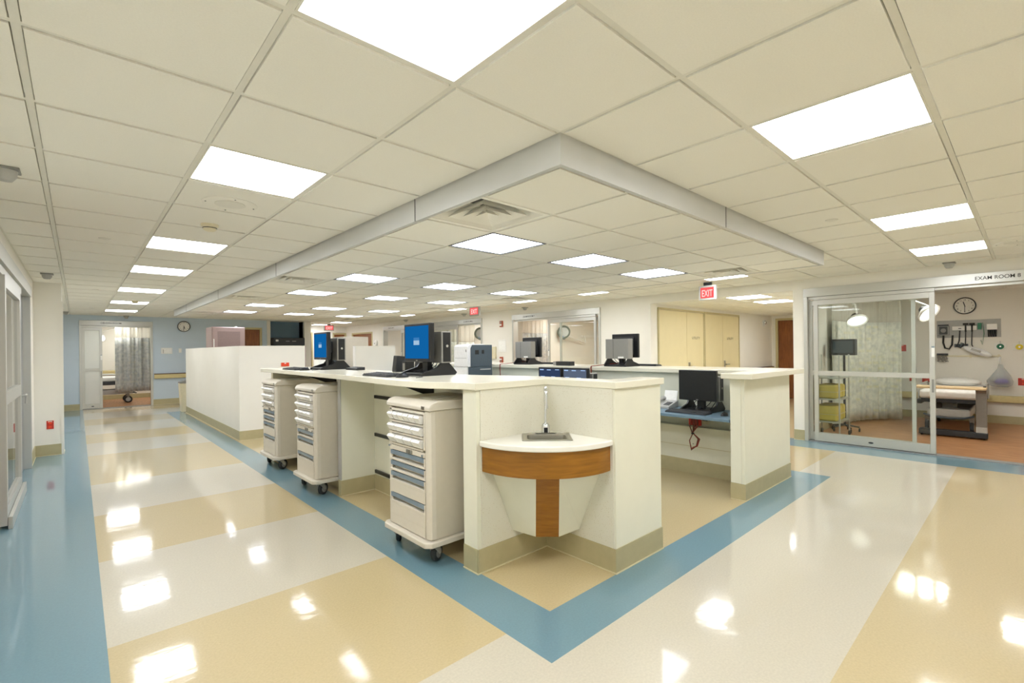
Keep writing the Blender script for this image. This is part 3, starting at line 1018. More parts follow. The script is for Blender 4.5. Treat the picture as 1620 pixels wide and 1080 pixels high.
t = thing('nurse_station', 'ivory panel base under the wavy worktop, with open cart bays', 'counter base', (.5, 2.5, 0))
org = (.5, 2.5, 0)


def wpart(name, mb, mats, parent, base, **k):
    mb.move(-base[0], -base[1], -base[2])
    return build(name, mb, mats, parent, **k)


p = MB(); p.box(.185, .83, .905, 1.045, 0, ZU); wpart('sink_wall', p, m_lam, t, org)
p = MB(); p.box(.83, .97, .295, 1.045, 0, ZU); p.box(.97, 1.38, .295, .43, 0, ZU); wpart('wing_wall', p, m_lam, t, org)
p = MB(); p.box(.215, .826, .8985, .905, .15, ZU); wpart('splash_panel', p, m_splash, t, org)
p = MB(); p.box(.8235, .83, .31, .8985, .15, ZU); wpart('splash_panel', p, m_splash, t, org)
p = MB(); p.box(.225, .58, 3.12, 3.18, 0, ZU); wpart('divider_panel', p, m_lam, t, org)
p = MB(); p.box(.219, .225, 3.115, 3.185, .16, ZU); wpart('divider_edge', p, m_ltgrey, t, org)
p = MB(); p.box(.225, .58, 5.33, 5.40, 0, ZU); wpart('end_panel', p, m_lam, t, org)
p = MB(); p.box(.58, .66, 1.045, 5.40, 0, ZU); wpart('back_panel', p, m_lam, t, org)
# cove base
p = MB()
for q in ((.179, .185, .90, 1.045), (.185, .8235, .893, .8985), (.8175, .8235, .289, .893), (.8235, 1.38, .289, .295), (1.38, 1.386, .289, .43),
          (.219, .225, 3.114, 3.186), (.225, .574, 3.114, 3.12), (.225, .574, 3.18, 3.186), (.574, .58, 1.045, 3.114), (.574, .58, 3.186, 5.33), (.185, .58, 1.045, 1.051), (.219, .225, 5.324, 5.406)):
    p.box(*q, 0, .155)
for q in ((.173, .179, .887, 1.045), (.179, .8175, .887, .893), (.8115, .8175, .283, .887), (.8175, 1.386, .283, .289), (.225, .568, 3.108, 3.114), (.568, .574, 1.06, 3.108)):
    p.box(*q, 0, .007, 1)
wpart('cove_base', p, [m_base, m_tan_edge], t, org)
for z in (.965, .575, .195):
    p = MB(); p.box(.562, .58, 1.06, 3.09, z - .016, z + .016); wpart('bumper_strip', p, m_black, t, org)
    p = MB(); p.box(.562, .58, 3.2, 5.3, z - .016, z + .016); wpart('bumper_strip', p, m_black, t, org)
for y in (2.0, 4.1):
    p = MB(); p.prism_ax([(.20, ZU), (.58, ZU), (.58, ZU - .12), (.50, ZU - .12)], y - .006, y + .006, 'y'); p.box(.2, .58, y - .02, y + .02, ZU - .006, ZU)
    wpart('support_bracket', p, m_black, t, org)
p = MB(); p.box(.66, .70, 1.1, 5.35, .70, .735); p.box(.70, 1.45, 1.1, 5.35, .70, .735)
o = build('inner_desk', p, m_deskblue, loc=(1.05, 3.2, .7)); tag(o, 'low blue desk behind the wavy worktop, hidden from the front', 'desk')
p = MB()
for y in (1.3, 3.2, 5.2): p.box(.8, 1.3, y, y + .04, 0, .70)
build('desk_support', p, m_lam, o).location = (-1.05, -3.2, -.7)

# ------------------------------------------------------------------ corner sink
sc = (.83, .905, 0)
t = thing('corner_sink', 'quarter round hand sink with cherry apron in the station corner', 'sink', (.60, .66, 0))
so = (.60, .66, 0)
ZS = .851
X1, Y1 = .8225, .8975          # splash faces
edge = arc_pts((.20, Y1), (X1, .305), .205, 22)
edge_in = arc_pts((.225, Y1), (X1, .33), .20, 22)
p = MB()
bx, by = .595, .675            # basin centre
d = Vector((.69, .724)).normalized(); pdir = Vector((d.y, -d.x))


def bas(u, v): q = Vector((bx, by)) + pdir * u + d * v; return (q.x, q.y)


# top with a hole for the basin: ring of quads between basin rim and outline
outer = edge + [(X1, .5), (X1, .7), (X1, Y1), (.6, Y1), (.4, Y1)]
hu, hv = .148, .118
def rr(hu, hv, r, n=5):
    pts = []
    for cx, cy, a0 in ((hu - r, hv - r, 0), (-hu + r, hv - r, PI / 2), (-hu + r, -hv + r, PI), (hu - r, -hv + r, 1.5 * PI)):
        for k in range(n + 1):
            a = a0 + PI / 2 * k / n
            pts.append((cx + r * math.cos(a), cy + r * math.sin(a)))
    return pts


hole = [bas(u, v) for u, v in rr(hu, hv, .02)]
import bmesh
def plate_with_hole(outer, hole, z0, z1):
    bm = bmesh.new()
    def loop(pts, z): return [bm.verts.new((x, y, z)) for x, y in pts]
    for z, fl in ((z1, False), (z0, True)):
        a = loop(outer, z); b = loop(hole, z)
        ed = [bm.edges.new((a[i], a[(i + 1) % len(a)])) for i in range(len(a))] + [bm.edges.new((b[i], b[(i + 1) % len(b)])) for i in range(len(b))]
        r = bmesh.ops.triangle_fill(bm, use_beauty=True, edges=ed)
        if not fl: A, B = a, b
        else: A0, B0 = a, b
    for P, Q in ((A, A0), (B, B0)):
        for i in range(len(P)):
            j = (i + 1) % len(P)
            bm.faces.new((P[i], P[j], Q[j], Q[i]))
    bmesh.ops.recalc_face_normals(bm, faces=bm.faces)
    bm.verts.index_update()
    mb = MB(); mb.add([tuple(v.co) for v in bm.verts], [tuple(v.index for v in f.verts) for f in bm.faces])
    bm.free()
    return mb


wpart('sink_top', plate_with_hole(outer, hole, ZS - .036, ZS), m_sinktop, t, so, bevel=.009, seg=3)
# apron: curved band
n = len(edge_in)
inn = arc_pts((.25, Y1), (X1, .355), .195, 22)
p = MB(); z0, z1 = ZS - .20, ZS - .036
vs = [(x, y, z) for x, y in edge_in for z in (z0, z1)] + [(x, y, z) for x, y in inn for z in (z0, z1)]
fs = []
for i in range(n - 1):
    a = 2 * i; b = 2 * n + 2 * i
    fs += [(a, a + 2, a + 3, a + 1), (b, b + 1, b + 3, b + 2), (a + 1, a + 3, b + 3, b + 1), (a, b, b + 2, a + 2)]
fs += [(0, 1, 2 * n + 1, 2 * n), (2 * n - 2, 4 * n - 2, 4 * n - 1, 2 * n - 1)]
p.add(vs, fs); wpart('apron', p, m_cherry_h, t, so)
# skirt: two ivory panels and a cherry strip, tapering down
zt, zb = ZS - .195, .205
top = [(.30, Y1), (.372, .556), (.474, .455), (X1, .40)]
bot = [(.485, Y1), (.512, .703), (.620, .598), (X1, .592)]
def slab(i, j, th=.016):
    a, b = Vector(top[i]), Vector(top[j]); c, e = Vector(bot[i]), Vector(bot[j])
    q = (b - a).normalized(); nn = Vector((-q.y, q.x))      # inward
    if nn.dot(Vector((.8, .8)) - a) < 0: nn = -nn
    f = [(a.x, a.y, zt), (b.x, b.y, zt), (e.x, e.y, zb), (c.x, c.y, zb)]
    g = [(x + nn.x * th, y + nn.y * th, z) for x, y, z in f]
    m = MB(); m.add(f + g, [(0, 1, 2, 3), (7, 6, 5, 4), (0, 4, 5, 1), (1, 5, 6, 2), (2, 6, 7, 3), (3, 7, 4, 0)])
    return m


wpart('skirt_panel', slab(0, 1), m_lam, t, so)
wpart('skirt_panel', slab(2, 3), m_lam, t, so)
wpart('skirt_strip', slab(1, 2), m_cherry, t, so)
p = MB(); p.prism([bot[0], bot[1], bot[2], bot[3], (X1, Y1)], zb + .01, zb + .02); wpart('skirt_floor', p, m_lam, t, so)
# basin: rim + bowl
p = MB()
rim_o = [bas(u, v) for u, v in rr(.162, .132, .012)]; rim_i = [bas(u, v - .012) for u, v in rr(.128, .088, .035)]
bot_i = [bas(u, v - .012) for u, v in rr(.112, .074, .035)]
N = len(rim_o)
vs = [(x, y, ZS + .001) for x, y in rim_o] + [(x, y, ZS + .005) for x, y in rim_o] + [(x, y, ZS + .004) for x, y in rim_i] + [(x, y, ZS - .13) for x, y in bot_i]
fs = []
for k in range(3):
    for i in range(N):
        j = (i + 1) % N
        fs.append((k * N + i, k * N + j, (k + 1) * N + j, (k + 1) * N + i))
fs.append(tuple(3 * N + i for i in range(N)))
p.add(vs, fs); bs = wpart('basin', p, m_steel, t, so)
p = MB(); q = bas(0, -.012); p.cyl((q[0], q[1], ZS - .1295), .028, .003); wpart('drain', p, m_chrome, bs, so)
# faucet on the ledge behind the bowl
fc = bas(0, .105)
p = MB()
esc = [(fc[0] + (Vector((pdir.x, pdir.y)) * u + d * v).x, fc[1] + (pdir * u + d * v).y) for u, v in rr(.075, .022, .02)]
p.prism(esc, ZS + .004, ZS + .014); p.lathe([(.03, .014), (.028, .06), (.02, .075), (.012, .08)], (fc[0], fc[1], ZS), 24)
fa = wpart('faucet', p, m_chrome, t, so)
p = MB()
path = [(fc[0], fc[1], ZS + .07), (fc[0], fc[1], ZS + .22)]
p.tube(path, .0085, 12); wpart('riser', p, m_chrome, fa, so)
p = MB()
R0 = .055
goose = [(fc[0] - d.x * (R0 - R0 * math.cos(a)), fc[1] - d.y * (R0 - R0 * math.cos(a)), ZS + .22 + .05 + R0 * math.sin(a)) for a in [PI * k / 12 for k in range(13)]]
goose = [(fc[0], fc[1], ZS + .22)] + goose + [(fc[0] - d.x * 2 * R0, fc[1] - d.y * 2 * R0, ZS + .20)]
p.tube(goose, .010, 12); p.cyl((fc[0] - d.x * 2 * R0, fc[1] - d.y * 2 * R0, ZS + .19), .013, .02); wpart('spout', p, m_chrome, fa, so)
p = MB(); q = Vector(fc) - d * .032
p.box(-.013, .013, -.006, .006, .018, .052); p.xf(Matrix.Translation((q.x, q.y, ZS)) @ Matrix.Rotation(math.atan2(pdir.y, pdir.x), 4, 'Z')); wpart('sensor_eye', p, m_black, fa, so)

# ------------------------------------------------------------------ medication carts
def make_cart(rows, drawers, label, x, y):
    """front faces -x; local origin on the floor at the middle of the front of the body"""
    t = thing('medication_cart', label, 'cart', (x, y, 0), 0, 'medication carts in the bays under the worktop')
    hw = .283; dp = .52
    b = MB()
    b.prism([(.032, -hw), (dp, -hw), (dp, hw), (.032, hw)], .168, 1.03)
    build('body', b, m_cartside, t, bevel=.004)
    for kk in (-1, 1):
        b = MB(); b.prism([(.0, kk * (hw + .002)), (.035, kk * (hw + .002)), (.035, kk * (hw - .03)), (-.004, kk * (hw - .055)), (-.012, kk * (hw - .055)), (-.012, kk * (hw - .02))], .172, 1.028); build('corner_post', b, m_cart, t, bevel=.003)
    b = MB()
    prof = [(-.02, 1.03), (dp + .01, 1.03), (dp + .01, 1.092), (.05, 1.092), (.0, 1.078), (-.02, 1.055)]
    b.prism_ax([(q[0], q[1]) for q in prof], -hw - .012, hw + .012, 'y')
    lid = build('lid', b, m_cart, t, bevel=.007, seg=3)
    b = MB(); b.box(.10, .30, -.16, .02, 1.092, 1.098); build('lid_pad', b, m_bin, lid, bevel=.004)
    b = MB(); b.box(-.023, -.018, -hw + .05, -hw + .085, 1.038, 1.06); build('lid_lock', b, m_steel, lid)
    b = MB()
    b.prism([(-.055, -hw + .01), (-.02, -hw - .03), (dp + .02, -hw - .03), (dp + .03, -hw), (dp + .03, hw), (dp + .02, hw + .03), (-.02, hw + .03), (-.055, hw - .01)], .128, .166)
    build('bumper_base', b, m_cart, t, bevel=.008, seg=3)
    # casters
    for k, (cx, cy) in enumerate(((.04, -hw + .045), (.04, hw - .045), (dp - .05, -hw + .045), (dp - .05, hw - .045))):
        a = (.5, 1.0, .3, .9)[k]
        fk = MB()
        fk.box(-.035, .035, -.03, .03, .118, .128); fk.cyl((0, 0, .108), .022, .012)
        for s in (-1, 1):
            fk.prism_ax([(-.03, .112), (.025, .112), (.052, .07), (.052, .05), (.034, .05), (.0, .085)], s * .026 - .003, s * .026 + .003, 'y')
        R = Matrix.Translation((cx, cy, 0)) @ Matrix.Rotation(a, 4, 'Z')
        fk.xf(R)
        c = build('caster', fk, m_alu, t)
        w = MB(); w.lathe([(.02, -.019), (.05, -.019), (.0585, -.013), (.0585, .013), (.05, .019), (.02, .019)], (.04, 0, .0585), 28, 'y'); w.xf(R)
        build('wheel', w, m_rubber, c)
        w = MB(); w.lathe([(.001, -.0215), (.036, -.0205), (.038, -.018), (.038, .018), (.036, .0205), (.001, .0215)], (.04, 0, .0585), 24, 'y'); w.xf(R)
        build('hub', w, m_grey, c)
    # bin section
    z = 1.03
    yr, yl = -hw + .058, hw - .028        # right as seen is -y
    zt = z - .012
    f = MB(); f.box(-.012, 0, yr, yl, zt - .018, zt); f.box(-.012, 0, yr, yr + .02, z - .083 * len(rows) - .02, zt - .018); f.box(.02, .032, yr + .02, yl, z - .083 * len(rows) - .02, zt - .018)
    build('bin_frame', f, m_cart, t, bevel=.002)
    z = zt - .022
    for nb in rows:
        wd = (yl - yr - .03) / nb
        for k in range(nb):
            y0 = yl - .006 - k * wd; y1 = y0 - wd + .010
            g = MB()
            g.prism_ax([(.015, z - .060), (-.018, z - .060), (-.044, z - .020), (-.032, z - .006), (.015, z - .004)], y1, y0, 'y')
            build('bin', g, m_bin, t, bevel=.002)
        g = MB(); g.box(-.014, .02, yr + .022, yl, z - .079, z - .066); build('bin_rail', g, m_cart, t)
        z -= .083
    # lock strip
    g = MB(); g.box(-.014, 0, yr, yl, z - .036, z - .002); ls = build('lock_strip', g, m_cart, t, bevel=.002)
    g = MB(); g.box(-.022, -.014, -.03, .01, z - .031, z - .006); g.box(-.022, -.014, -.065, -.04, z - .031, z - .006); build('latch', g, m_steel, ls)
    g = MB(); g.cyl((-.028, yl - .015, z - .008), .008, .016, 'x', 14); g.cyl((-.024, yr + .02, z - .022), .009, .012, 'x', 14); build('key_lock', g, m_chrome, ls)
    z -= .038
    for dz in drawers:
        g = MB()
        zb = z - dz
        g.box(-.016, .032, yr, yl, zb + .003, z - .058); g.box(-.016, .032, yr, yr + .012, z - .058, z - .002); g.box(-.016, .032, yl - .012, yl, z - .058, z - .002)
        g.box(.02, .032, yr + .012, yl - .012, z - .058, z - .002)
        k = 1
        while dz - .078 * k > .05:
            g.box(-.0168, -.015, yr, yl, z - .078 * k - .0015, z - .078 * k, 1); k += 1
        dr = build('drawer', g, [m_cart, m_cartside], t, bevel=.003)
        h = MB()
        pts = arc_pts((yl - .012, -.015), (yr + .012, -.015), .006, 10)
        top_ = [(q[1], q[0]) for q in pts]
        h.prism([(a, b2) for a, b2 in top_] + [(.02, yr + .012), (.02, yl - .012)], z - .034, z - .003)
        build('drawer_pull', h, m_pull, dr)
        z = zb
    return t


make_cart([6, 4, 4], [.078, .078, .156, .228], 'putty coloured cart nearest the sink, with three rows of white bins', .03, 1.475)
make_cart([4, 4, 4, 4], [.078, .156, .228], 'middle putty coloured cart with four rows of white bins', .045, 3.55)
make_cart([5, 4, 4], [.078, .078, .156, .228], 'farthest putty coloured cart at the left end of the worktop', .085, 4.95)

# ------------------------------------------------------------------ back counter of the station
ZB, ZBU = 1.19, 1.14
p = MB()
poly_top(p, [(3.50, .47), (3.50, 9.0), (4.24, 9.0), (4.24, .19), (2.76, .19), (2.76, .47)], ZBU, ZB)
o = build('station_worktop', p, m_counter, loc=(3.9, 2.5, ZBU), bevel=.006); tag(o, 'long straight white worktop at the back of the station', 'worktop')
o2 = (3.6, 2.5, 0)
t = thing('nurse_station', 'ivory panel base of the back counter and its end pier', 'counter base', o2)
p = MB(); p.box(2.873, 4.10, .30, .43, 0, ZBU); wpart('end_pier', p, m_lam, t, o2)
p = MB(); p.box(2.868, 2.873, .33, .425, .158, ZBU - .02); wpart('pier_edge', p, m_lam, t, o2)
p = MB(); p.box(3.58, 3.70, .43, 9.0, 0, ZBU); wpart('knee_wall', p, m_lam, t, o2)
p = MB(); p.box(3.70, 4.10, .43, 9.0, 0, ZBU - .001); wpart('outer_wall', p, m_lam, t, o2)
p = MB(); p.box(3.47, 3.58, .43, 9.0, .15, .52); p.box(3.466, 3.47, .43, 9.0, .308, .312, 1); p.box(3.46, 3.58, .43, 9.0, .52, .535)
wpart('wire_chase', p, [m_lam, m_frame_tan], t, o2)
p = MB()
for q in ((2.867, 2.873, .294, .43), (2.873, 4.106, .294, .30), (3.464, 3.47, .436, 9.0), (2.873, 3.46, .43, .436), (4.10, 4.106, .30, 9.0)): p.box(*q, 0, .155)
p.box(3.47, 3.58, .436, 9.0, 0, .15)
for q in ((2.861, 2.867, .288, .43), (2.867, 4.106, .288, .294)): p.box(*q, 0, .007, 1)
wpart('cove_base', p, [m_base, m_tan_edge], t, o2)
for y in (1.1, 1.6):
    for z in (.34, .49):
        p = MB(); p.cyl((3.462, y, z), .007, .006, 'x', 12); wpart('screw_cap', p, m_steel, t, o2)
p = MB(); p.box(2.88, 3.575, .44, 9.0, .715, .745)
o = build('long_desk', p, m_deskblue, loc=(3.2, 4, .715), bevel=.004); tag(o, 'blue desk top along the inside of the back counter', 'desk')
p = MB(); p.box(3.565, 3.58, 1.10, 1.19, .56, .68); p.box(3.56, 3.565, 1.115, 1.175, .60, .65, 1)
o = build('wall_outlet', p, [m_ivory, m_dark], loc=(3.57, 1.14, .62)); tag(o, 'double outlet under the blue desk beside the cable coil', 'outlet')
o.location.y -= .14


# ------------------------------------------------------------------ computers
def make_computer(label, loc, rz, screen):
    """local: screen faces -x, base on z=0"""
    t = thing('desktop_computer', label, 'computer', loc, rz, 'desktop computers on the station counters')
    b = MB(); b.box(-.0, .045, -.21, .21, .118, .445)
    mo = build('monitor', b, m_black, t, bevel=.006)
    b = MB(); b.box(-.0015, 0, -.188, .188, .145, .425); sc_ = build('screen', b, {'blue': m_screen, 'off': m_black, 'navy': m_scr_dark, 'slate': m_scr_grey}[screen], mo)
    if screen == 'blue':
        b = MB(); b.box(-.0025, -.0015, -.045, .045, .262, .30); build('dialog', b, m_screen_lit, sc_)
        b = MB(); b.box(-.0025, -.0015, -.045, .045, .30, .325); build('dialog_header', b, m_screen_mid, sc_)
    if screen in ('navy', 'slate'):
        for y0, y1, z0, z1 in ((-.18, -.11, .405, .417), (-.05, .02, .405, .415), (.1, .17, .41, .418), (-.16, -.09, .315, .323), (.03, .10, .315, .323), (-.18, .18, .232, .238), (-.16, -.06, .2, .206)):
            b = MB(); b.box(-.0022, -.0015, -y1, -y0, z0, z1); build('trace_bar', b, m_scr_bar, sc_)
    b = MB(); b.box(-.002, 0, -.012, .012, .124, .133); build('badge', b, m_silver, mo)
    b = MB(); b.box(.045, .07, -.15, .15, .16, .40); b.box(.07, .13, -.06, .06, .2, .34); build('monitor_back', b, m_dark, mo, bevel=.008)
    b = MB(); b.box(.13, .235, -.185, .185, .105, .375)
    cp = build('system_unit', b, m_silver, t, bevel=.004)
    b = MB(); b.box(.145, .222, -.188, -.185, .115, .365); fr = build('front_bezel', b, m_black, cp, bevel=.001)
    b = MB(); b.cyl((.185, -.1915, .25), .012, .004, 'y', 14); build('power_button', b, m_chrome, fr)
    b = MB(); b.box(.235, .2362, -.06, -.0595 + .004, .11, .37); build('panel_seam', b, m_dark, cp)
    b = MB(); b.box(.235, .2368, .02, .11, .112, .135); build('asset_label', b, m_white, cp)
    b = MB()
    for s in (-1, 1):
        b.prism_ax([(-.06, 0), (.28, 0), (.30, .02), (.22, .105), (.13, .105), (.10, .07), (-.02, .035), (-.06, .02)], s * .165 - .01, s * .165 + .01, 'y')
    b.box(-.05, .28, -.155, .155, 0, .022); b.box(.08, .13, -.04, .04, .022, .3)
    build('stand', b, m_black, t, bevel=.004)
    rnd = random.Random(label)
    b = MB()
    for k in range(5):
        y = -.12 + k * .055
        b.tube([(.2, y, .103), (.16 + rnd.random() * .05, y + .02, .07), (.10, y + rnd.random() * .04, .04), (.02, y - .01, .03), (.05 + rnd.random() * .1, y + .03, .028)], .004, 6)
    build('cable_bundle', b, m_dark, t)
    return t


def make_keyboard(label, loc, rz):
    t = thing('keyboard', label, 'keyboard', loc, rz, 'computer keyboards')
    b = MB(); b.prism_ax([(-.078, 0), (.078, 0), (.078, .024), (-.078, .012)], -.225, .225, 'y'); build('case', b, m_dark, t, bevel=.004)
    k = MB()
    for r in range(6):
        for c in range(20):
            if c in (14, ) or (r == 0 and 5 < c < 11): continue
            y = .208 - c * .0216; x = -.062 + r * .0225 + (.004 if r == 5 else 0)
            z = .012 + (x + .078) / .156 * .012
            k.box(x - .0085, x + .0085, y - .0088, y + .0088, z, z + .006)
    k.box(-.0705, -.0535, -.02, .09, .0125, .019)
    o = build('keys', k, m_key, t)
    return t


def make_mouse(label, loc, rz, back=False):
    t = thing('computer_mouse', label, 'mouse', loc, rz, 'computer mice')
    b = MB(); b.ball((0, 0, 0), .056, .031, .036, 20, z0=0.02); build('shell', b, m_black, t)
    b = MB(); b.lathe([(.008, -.004), (.011, 0), (.008, .004)], (-.03, 0, .026), 16, 'y'); build('scroll_wheel', b, m_dark, t)
    b = MB(); b.tube([(.05, 0, .012), (.1, .02, .004), (.2, .05, .004), (.26, .12, .004)] if back else [(-.05, 0, .01), (-.09, .01, .004), (-.13, .06, .004), (-.11, .13, .004), (-.02, .18, .004)], .0024, 6); build('cord', b, m_black, t)
    return t


make_computer('tall blue screen computer on the wavy worktop, in front of exam room 6', (.455, 2.065, ZT), 0, 'blue')
make_computer('blue screen computer farther left on the wavy worktop, by the white pillar', (.455, 4.26, ZT), 0, 'blue')
make_computer('dark screen computer on the blue desk above the cable coil', (3.225, .93, .745), 0, 'off')
make_computer('right one of the two desk computers showing patient tables behind the sink', (3.02, 2.46, .745), 0, 'slate')
make_computer('left one of the two desk computers showing patient tables behind the sink', (3.02, 2.90, .745), 0, 'navy')
make_computer('computer seen from behind on the back worktop, nearest the closet doors', (3.95, 2.30, ZB), PI, 'off')
make_computer('computer seen from behind on the back worktop, before exam room 7', (3.95, 4.14, ZB), PI, 'off')
make_keyboard('black keyboard in front of the tall blue screen', (.22, 2.23, ZT), 0)
make_keyboard('black keyboard left of the farther blue screen', (.24, 4.50, ZT), 0)
make_keyboard('black keyboard on the blue desk under the dark screen', (3.06, .95, .745), 0)
make_keyboard('black keyboard on the back worktop beside the right-hand computer seen from behind', (4.14, 2.14, ZB), PI)
make_keyboard('black keyboard on the back worktop before the exam room 7 door', (4.14, 3.98, ZB), PI)
make_mouse('black mouse beside the keyboard of the tall blue screen', (.22, 1.90, ZT), PI)
make_mouse('black mouse in front of the farther blue screen', (.24, 4.17, ZT), PI)
make_mouse('black mouse at the right end of the blue desk', (3.10, .585, .745), 0, True)


def make_pcspeaker(label, loc, rz):
    t = thing('desk_speaker', label, 'speaker', loc, rz, 'small black desk speakers')
    b = MB(); b.prism_ax([(-.05, 0), (.05, 0), (.06, .155), (-.03, .165)], -.045, .045, 'y'); build('cabinet', b, m_dark, t, bevel=.005)
    b = MB(); b.prism_ax([(-.052, .02), (-.050, .02), (-.032, .15), (-.034, .15)], -.036, .036, 'y'); build('grille', b, m_black, t)
    return t


make_pcspeaker('black desk speaker left of the tall blue screen', (.72, 2.86, ZT), 0)
make_pcspeaker('black desk speaker directly behind the tall blue screen', (.70, 2.40, ZT), 0)
p = MB(); p.box(-.05, .05, -.03, .03, 0, .11); p.box(-.051, -.05, -.02, .02, .02, .09, 1)
o = build('phone_charger', p, [m_black, m_silver]); o.location = (.74, 2.70, ZT); tag(o, 'small black box right of the left desk speaker', 'device')
t = thing('dictation_device', 'flat black device lying on the wavy worktop near the white partition', 'device', (.66, 3.75, ZT))
b = MB(); b.prism_ax([(-.05, 0), (.05, 0), (.05, .035), (-.05, .02)], -.15, .15, 'y'); build('body', b, m_dark, t, bevel=.005)
b = MB(); b.box(-.04, .02, -.145, -.09, .0335, .037); build('cradle', b, m_black, t)
# desk phone on the blue desk
t = thing('desk_phone', 'grey desk phone with a white card on the blue desk', 'phone', (3.33, 1.36, .745))
b = MB(); b.prism_ax([(-.11, 0), (.11, 0), (.11, .085), (-.11, .025)], -.10, .10, 'y'); build('base', b, m_ltgrey, t, bevel=.005)
b = MB()
for r in range(4):
    for c in range(3):
        x = -.06 + r * .026; z = .025 + (x + .11) / .22 * .06
        b.box(x - .009, x + .009, -.07 + c * .026 - .009, -.07 + c * .026 + .009, z, z + .005)
build('keypad', b, m_dark, t)
b = MB(); b.tube([(-.09, .065, .045), (-.07, .065, .07), (0, .065, .09), (.07, .065, .105), (.09, .065, .095)], .017, 10, radii=[.024, .02, .015, .02, .024]); build('handset', b, m_ltgrey, t)
b = MB(); b.prism_ax([(.085, .08), (.09, .08), (.12, .19), (.115, .19)], -.09, .07, 'y'); build('card_holder', b, m_paper, t)
# cables
t = thing('cable_coil', 'red and brown cable coil hanging under the blue desk', 'cable', (3.40, 1.05, .72))
b = MB(); b.box(.02, .05, -.06, .08, -.16, -.004); build('red_power_box', b, m_red, t, bevel=.003)
rnd = random.Random(3)
for mname, mat, n in (('red_loop', m_cable_r, 4), ('brown_loop', m_cable_br, 3)):
    b = MB()
    for k in range(n):
        y = -.03 + rnd.random() * .07; w = .03 + rnd.random() * .04
        b.tube([(.01, y, -.02), (-.01, y - .02, -.15), (-.02, .01, -.24), (-.02, -w, -.30), (-.02, -w * .6, -.38), (-.02, .03, -.41 - rnd.random() * .03), (-.02, .05, -.33), (-.02, .012, -.25), (-.01, .05, -.17), (.0, .02, -.05)], .0055, 7)
    build(mname, b, mat, t)
b = MB(); b.lathe([(.014, -.008), (.018, 0), (.014, .008)], (-.02, .01, -.245), 14); build('tie', b, m_dark, t)


def counter_cable(label, y, dz):
    b = MB()
    for k, (mm, dy) in enumerate(((0, 0), (1, .022), (0, .03))):
        b.tube([(3.92, y - .22 + dy, ZB + .05), (3.78, y - .10 + dy, ZB + .03), (3.62, y + dy * .5, ZB + .012), (3.50, y + .01 + dy * .4, ZB + .008), (3.488, y + .01 + dy * .4, ZB - .02), (3.486, y + dy * .3, ZB - .15), (3.49, y + dy * .3, ZB - .36), (3.53, y + dy * .3, .76)], .0045, 7, mm)
    o = build('draped_cable', b, [m_cable_r, m_cable_br], loc=(3.6, y, ZB)); tag(o, label, 'cable', 'cables draped over the back worktop edge')


counter_cable('red cables draped over the back worktop edge, left of the computer near the closets', 2.55, 0)
counter_cable('red cable draped over the back worktop edge, before exam room 7', 4.45, 0)
t = thing('label_printer', 'small black box with a silver end on the back worktop above the desk screens', 'device', (3.66, 3.2, ZB))
b = MB(); b.box(-.05, .05, -.16, .12, 0, .062); build('case', b, m_black, t, bevel=.003)
b = MB(); b.box(-.052, .05, .12, .175, 0, .06); build('end_cap', b, m_silver, t, bevel=.003)

# laser printer on the blue desk
t = thing('laser_printer', 'big white and slate laser printer right of the tall blue screen', 'printer', (3.15, 4.74, .745))
b = MB()
b.prism_ax([(-.26, .42), (-.26, .75), (-.20, .785), (.10, .785), (.10, .42)], -.18, .19, 'y')
build('front_body', b, m_pwhite, t, bevel=.008)
b = MB(); b.prism_ax([(-.20, .42), (-.20, .72), (-.17, .775), (.24, .775), (.24, .42)], -.195, -.18, 'y'); b.box(.10, .24, -.18, .19, .42, .775)
sd = build('side_cover', b, m_pslate, t, bevel=.006)
b = MB(); b.box(-.12, -.04, -.1965, -.195, .62, .69); b.box(.02, .07, -.1965, -.195, .63, .69); build('vent_slot', b, m_black, sd)
b = MB(); b.box(-.262, -.258, -.15, .16, .56, .565); b.box(-.2615, -.26, -.15, -.13, .66, .70); build('front_seam', b, m_grey, t)
for k, z in enumerate((.21, .0)):
    b = MB(); b.box(-.26, .24, -.17, .19, z + .004, z + .206); tr = build('paper_tray', b, m_pwhite, t, bevel=.005)
    b = MB(); b.box(-.24, .24, -.195, -.17, z + .004, z + .206); build('tray_side', b, m_pslate, tr, bevel=.003)
    b = MB(); b.box(-.02, .20, -.205, -.195, z + .155, z + .175); build('tray_handle', b, m_ltgrey, tr)
    b = MB(); b.box(-.263, -.26, -.14, .16, z + .02, z + .026); build('tray_seam', b, m_grey, tr)

# ------------------------------------------------------------------ white partitions inside the station
t = thing('partition_wall', 'tall white partition at the left end of the station', 'partition', (.5, 9.0, 0))
o3 = (.5, 9.0, 0)
p = MB(); p.box(.24, 1.28, 7.19, 7.30, 0, 1.545); p.box(.24, .35, 7.30, 12.32, 0, 1.545); wpart('panels', p, m_wall, t, o3)
p = MB(); p.box(.233, .24, 7.183, 12.327, 0, .155); p.box(.24, 1.28, 7.183, 7.19, 0, .155); p.box(.24, .35, 12.32, 12.327, 0, .155)
p.box(.226, .233, 7.176, 12.33, 0, .007, 1); p.box(.233, 1.28, 7.176, 7.183, 0, .007, 1); wpart('cove_base', p, [m_base, m_tan_edge], t, o3)
p = MB(); p.box(1.28, 1.295, 7.19, 7.30, 0, 1.545); wpart('edge_trim', p, m_mauve, t, o3)
t = thing('outlet_box', 'orange red outlet on the white partition above the far cart', 'outlet', (.946, 7.19, 1.222))
b = MB(); b.box(-.065, .065, -.012, 0, -.032, .032); build('plate', b, m_redorange, t, bevel=.003)
b = MB(); b.box(-.014, .014, -.0135, -.012, .012, .028); build('tag', b, m_white, t)
t = thing('partition_wall', 'shorter white partition standing between the two blue screens', 'partition', (2.9, 7.7, 0))
